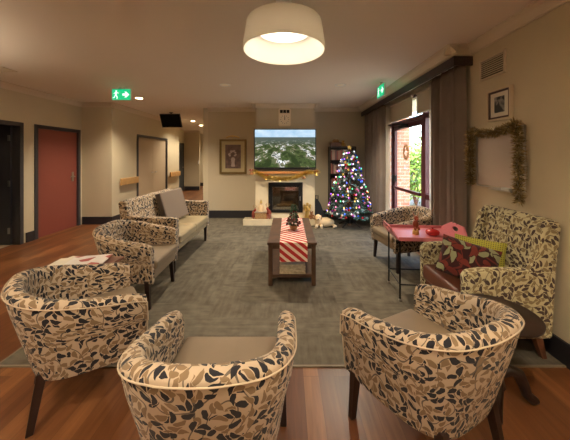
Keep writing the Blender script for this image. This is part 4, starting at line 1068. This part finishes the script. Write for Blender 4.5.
def teddy(x, y, z, rz, label, m, sc, lying=False):
    e = empty('teddy_bear', (x, y, z), rz, label, 'soft toy', 'soft toys by the hearth'); e.scale = (sc,)*3
    b = MB(); b.ell((0,0,.085),(.065,.055,.085)); b.ell((0,-.01,.20),(.055,.05,.05)); b.ell((0,-.055,.19),(.024,.022,.02))
    for sx in (-1,1):
        b.ell((sx*.045,0,.245),(.02,.012,.02)); b.tube([(sx*.05,-.01,.13),(sx*.09,-.05,.09)], [.024,.02], 8); b.tube([(sx*.04,-.03,.035),(sx*.06,-.12,.03)], [.032,.028], 8); b.ell((sx*.06,-.125,.035),(.03,.018,.034))
    b.build('body', m, e)
    MB().ell((0,-.078,.197),(.009,.006,.007),8,5).ell((-.02,-.053,.215),(.005,.004,.005),8,5).ell((.02,-.053,.215),(.005,.004,.005),8,5).build('face', M['black'], e)
    return e
teddy(.52, 5.965, ZH, .2, 'brown teddy bear sitting on the hearth right of the gold statue', M['plush_brown'], .62)
# cream plush dog lying at the end of the hearth
e = empty('plush_dog', (.74, 5.74, .008), 0, 'cream and tan plush dog lying on the carpet by the hearth', 'soft toy', 'soft toys by the hearth')
b = MB(); b.ell((.06,0,.10),(.19,.09,.095), 16, 10); b.ell((-.10,-.03,.20),(.07,.065,.075)); b.ell((-.11,-.09,.185),(.036,.045,.032)); b.ell((-.09,0,.13),(.08,.08,.11))
for sx in (-1,1): b.tube([(-.08+sx*.05,-.06,.05),(-.10+sx*.06,-.17,.03)], [.035,.028], 8)
b.tube([(.20,-.02,.06),(.27,-.08,.035),(.20,-.14,.03)], [.03,.022,.016], 8)
b.build('body', M['plush_cream'], e)
MB().ell((-.165,-.02,.20),(.018,.03,.055)).ell((-.035,-.02,.20),(.018,.03,.055)).build('ears', M['plush_brown'], e)
MB().ell((-.11,-.133,.192),(.012,.008,.009),8,5).ell((-.13,-.095,.225),(.006,.005,.006),8,5).ell((-.085,-.095,.225),(.006,.005,.006),8,5).build('face', M['black'], e)
# dark bag leaning between chimney and tree
e = empty('log_bag', (.70, 6.3, .008), 0, 'dark grey bag leaning behind the hearth beside the chimney', 'bag')
b = MB(); b.prism([(-.10,0),(.16,0),(.13,.20),(.06,.40),(0,.50),(-.08,.52)], 'y', -.08, .08); b.build('body', mat('slate_canvas', (.03,.032,.04), .8), e, bevel=.025, seg=3)
MB().tube([(-.06,-.06,.5),(-.06,-.05,.6),(.0,-.05,.6),(.0,-.06,.5)], .009, 6).build('handle', M['black'], e)

# ------------------------------------------------------------------ bookcase behind the tree
s = empty('bookcase', (.98, 6.30, .008), 0, 'dark brown bookcase half hidden behind the christmas tree', 'bookcase')
bw = M['dark_wood']; W_ = .62; D_ = .27; HB = 1.74
box('side_panel', bw, 0, .022, 0, D_, 0, HB, s); box('side_panel', bw, W_-.022, W_, 0, D_, 0, HB, s); box('back_panel', bw, .022, W_-.022, D_-.01, D_, 0, HB, s)
for z in (.05, .40, .74, 1.08, 1.40, HB-.022): box('shelf', bw, .022, W_-.022, 0, D_-.01, z, z+.022, s)
bc = [(.42,.16,.12),(.34,.10,.09),(.5,.32,.26),(.25,.08,.07),(.45,.25,.18),(.18,.10,.10),(.5,.4,.32)]
bmats = [mat('book_cover_%s' % n_, c_, .6) for n_, c_ in zip(('rose','red','pink','maroon','salmon','plum','cream'), bc)]
for zs, lab in ((1.422+.008, 'book standing on the top shelf of the dark bookcase'), (1.102+.008, 'book standing on the second shelf of the dark bookcase'), (.762+.008, 'book standing on the third shelf of the dark bookcase')):
    x = 1.008
    k = 0
    while x < 1.42:
        w = random.uniform(.022,.042); h = random.uniform(.20,.26)
        o = box('book', bmats[(k*3+int(zs*7)) % 7], x, x+w, 6.33, 6.33+.15, zs, zs+h, bevel=.002); tag(o, lab, 'book', lab.replace('book standing', 'books')); x += w+.002; k += 1
e = empty('straw_hat', (1.14, 6.43, 1.748+.10), 0, 'brown wide brimmed straw hat on a box on top of the bookcase', 'hat')
MB().lathe([(0,.075),(.06,.07),(.075,.05),(.08,.01),(.14,.0),(.15,-.004),(.08,.002),(.0,.0)], n=28).build('crown', M['wicker'], e)
MB().lathe([(.081,.008),(.079,.026),(.078,.026),(.080,.008)], n=28).build('ribbon', M['plush_brown'], e)
e = empty('storage_box', (1.14, 6.43, 1.7485), 0, 'dark box under the straw hat on top of the bookcase', 'box')
box('body', M['leg_wood'], -.12, .12, -.10, .10, 0, .075, e, bevel=.004); box('lid', M['leg_wood'], -.125, .125, -.105, .105, .075, .094, e, bevel=.004)
e = teddy(1.30, 6.36, 1.7485, .1, 'golden teddy bear sitting on top of the bookcase', mat('golden_plush', (.50,.28,.07), .95, bump=.5, bscale=120), .55)
e['group'] = 'soft toys on the bookcase'

# ------------------------------------------------------------------ christmas tree
TX, TY = 1.33, 5.82
e = empty('christmas_tree', (TX, TY, .008), 0, 'tall decorated christmas tree covered in coloured lights beside the curtain', 'christmas tree')
MB().tube([(0,0,.02),(0,0,1.66)], [.03,.008], 8).build('trunk', M['leg_wood'], e)
b = MB()
for k in range(4):
    a = PI/4 + k*PI/2; b.tube([(0,0,.10),(.14*math.cos(a),.14*math.sin(a),.08),(.26*math.cos(a),.26*math.sin(a),.012)], .012, 7)
b.lathe([(.04,.06),(.04,.2)], n=14); b.build('stand', M['black_metal'], e)
def tree_r(z):       # radius of the crown at height z
    t = (z-.22)/(1.66-.22); return max(.03, .44*(1-t)**.7 + .05)
b = MB(); b2 = MB()
for k in range(300):
    t = random.random()**1.25; z = .24 + 1.38*t; a = k*2.399; R = tree_r(z)*random.uniform(.86,1.06)
    tip = Vector((R*math.cos(a), R*math.sin(a), z-.05*R)); st = Vector((0,0,z+.04))
    b2.tube([st, st.lerp(tip,.5)+Vector((0,0,.012)), tip], [.005,.004,.002], 4, cap=False)
    m_ = max(14, int(R*95))
    for j in range(m_):
        q = .25+.78*random.random()**.7; p = st.lerp(tip, min(q,1))
        u = (tip-st).normalized()*.6 + Vector((random.gauss(0,1), random.gauss(0,1), random.gauss(0,.7))).normalized()
        u = u.normalized()*random.uniform(.035,.06)
        b.blade(p, u, .0065, u.cross(Vector((random.uniform(-1,1), random.uniform(-1,1), 1))).normalized())
b.build('foliage', M['needle'], e, smooth=False, fix=False)
b2.build('branches', M['leg_wood'], e)
b = MB()
for k in range(5):
    a = PI/2 + k*2*PI/5; b.prism([(.0,0),(.022*math.cos(a-.6),.022*math.sin(a-.6)),(.055*math.cos(a),.055*math.sin(a)),(.022*math.cos(a+.6),.022*math.sin(a+.6))], 'y', -.008, .008)
for i in range(len(b.v)): b.v[i] = (b.v[i][0], b.v[i][1], b.v[i][2]+1.70)
b.build('star', M['gold_paint'], e, smooth=False)
# baubles
kinds = [('red', (.45,.02,.03)), ('gold', (.75,.48,.12)), ('silver', (.75,.75,.78)), ('purple', (.32,.06,.42)), ('blue', (.03,.10,.5)), ('white', (.85,.82,.8)), ('pink', (.7,.2,.35))]
protos = []
for nm, c_ in kinds:
    q = empty('bauble', (0,0,0), 0, '%s bauble hanging on the tall christmas tree' % nm, 'bauble', '%s baubles on the christmas tree' % nm)
    MB().ell((0,0,0),(.026,.026,.026),14,9).build('ball', mat('bauble_'+nm, c_, .18, .0 if nm == 'white' else .55), q)
    MB().lathe([(.007,.024),(.007,.034),(0,.034)], n=8).build('cap', M['gold_paint'], q)
    protos.append([q, False])
for k in range(112):
    z = .27 + 1.33*random.random()**1.15; a = random.uniform(PI*.85, PI*2.15); R = tree_r(z)*.99
    pr = protos[k % 7]
    o = pr[0] if not pr[1] else copy_tree(pr[0]); pr[1] = True
    o.location = (TX + R*math.cos(a), TY + R*math.sin(a), z)
# string of coloured lights wound round the tree
e = empty('fairy_lights', (TX, TY, .008), 0, 'string of coloured fairy lights wound around the tall christmas tree', 'lights')
wire = []
for k in range(500):
    t = k/499; z = .26 + 1.36*t; a = t*2*PI*11; R = tree_r(z)*1.0; wire.append((R*math.cos(a), R*math.sin(a), z))
MB().tube(wire, .002, 4).build('wire', mat('green_wire', (.03,.10,.05), .5), e)
cols = [('blue',(.05,.15,1)), ('violet',(.45,.12,1)), ('white',(.9,.92,1)), ('green',(.1,.9,.3)), ('pink',(1,.2,.45)), ('amber',(1,.55,.12))]
bp_ = []
for nm, c_ in cols:
    bm_ = MB().ell((0,0,0),(.0095,.0095,.015),8,6).build('bulb', mat('lit_bulb_'+nm, c_, .4, emit=c_, es=1.8), e); bp_.append([bm_, False])
cand = [i for i in range(500) if wire[i][1] < tree_r(wire[i][2])*.35]
random.shuffle(cand)
for k, i in enumerate(cand[:96]):
    o = bp_[k % 6]
    ob = o[0] if not o[1] else o[0].copy()
    if o[1]: COL.objects.link(ob); ob.parent = e
    o[1] = True
    p = Vector(wire[i]); ob.location = p + Vector((p.x, p.y, 0)).normalized()*.012
# light switch on the far corridor wall
e = empty('light_switch', (-4.06, 12.2, 1.25), 0, 'small light switch on the end wall of the corridor', 'switch')
box('body', M['white'], -.0, .03, -.07, -.0, -.08, .08, e, bevel=.006); box('lower_part', M['black'], .005, .025, -.06, -.02, -.10, -.08, e)

# ------------------------------------------------------------------ sky and sun outside
w = bpy.data.worlds.new('World'); scn.world = w; w.use_nodes = True; nt = w.node_tree
bg = nt.nodes['Background']; sky = nt.nodes.new('ShaderNodeTexSky'); sky.sky_type = 'NISHITA'; sky.sun_disc = False; sky.sun_elevation = math.radians(48); sky.sun_rotation = math.radians(200); sky.air_density = 1.0; sky.dust_density = 3
nt.links.new(sky.outputs[0], bg.inputs[0]); bg.inputs[1].default_value = 1.3
sun = bpy.data.lights.new('sun', 'SUN'); sun.energy = 6; sun.angle = math.radians(3); sun.color = (1,.94,.84)
so = bpy.data.objects.new('sun', sun); COL.objects.link(so); so.rotation_euler = Vector((.25,1.0,-1.15)).to_track_quat('-Z','Y').to_euler()
pl = bpy.data.lights.new('window_portal', 'AREA'); pl.shape = 'RECTANGLE'; pl.size = 2.5; pl.size_y = 2.65; pl.cycles.is_portal = True
po = bpy.data.objects.new('window_portal', pl); COL.objects.link(po); po.location = (2.16, 4.42, 1.25); po.rotation_euler = Euler((0, math.radians(90), 0))

# ------------------------------------------------------------------ camera
cam = bpy.data.cameras.new('camera'); co = bpy.data.objects.new('camera', cam); COL.objects.link(co)
co.location = (0, 0, 1.5); co.rotation_euler = (PI/2, 0, 0)
cam.sensor_width = 36; cam.lens = 269/570*36; cam.shift_x = -3/570; cam.shift_y = -63/570; cam.clip_start = .05
scn.camera = co
scn.view_settings.view_transform = 'Standard'; scn.view_settings.look = 'None'; scn.view_settings.exposure = .84; scn.view_settings.gamma = 1
scn.view_settings.use_curve_mapping = False
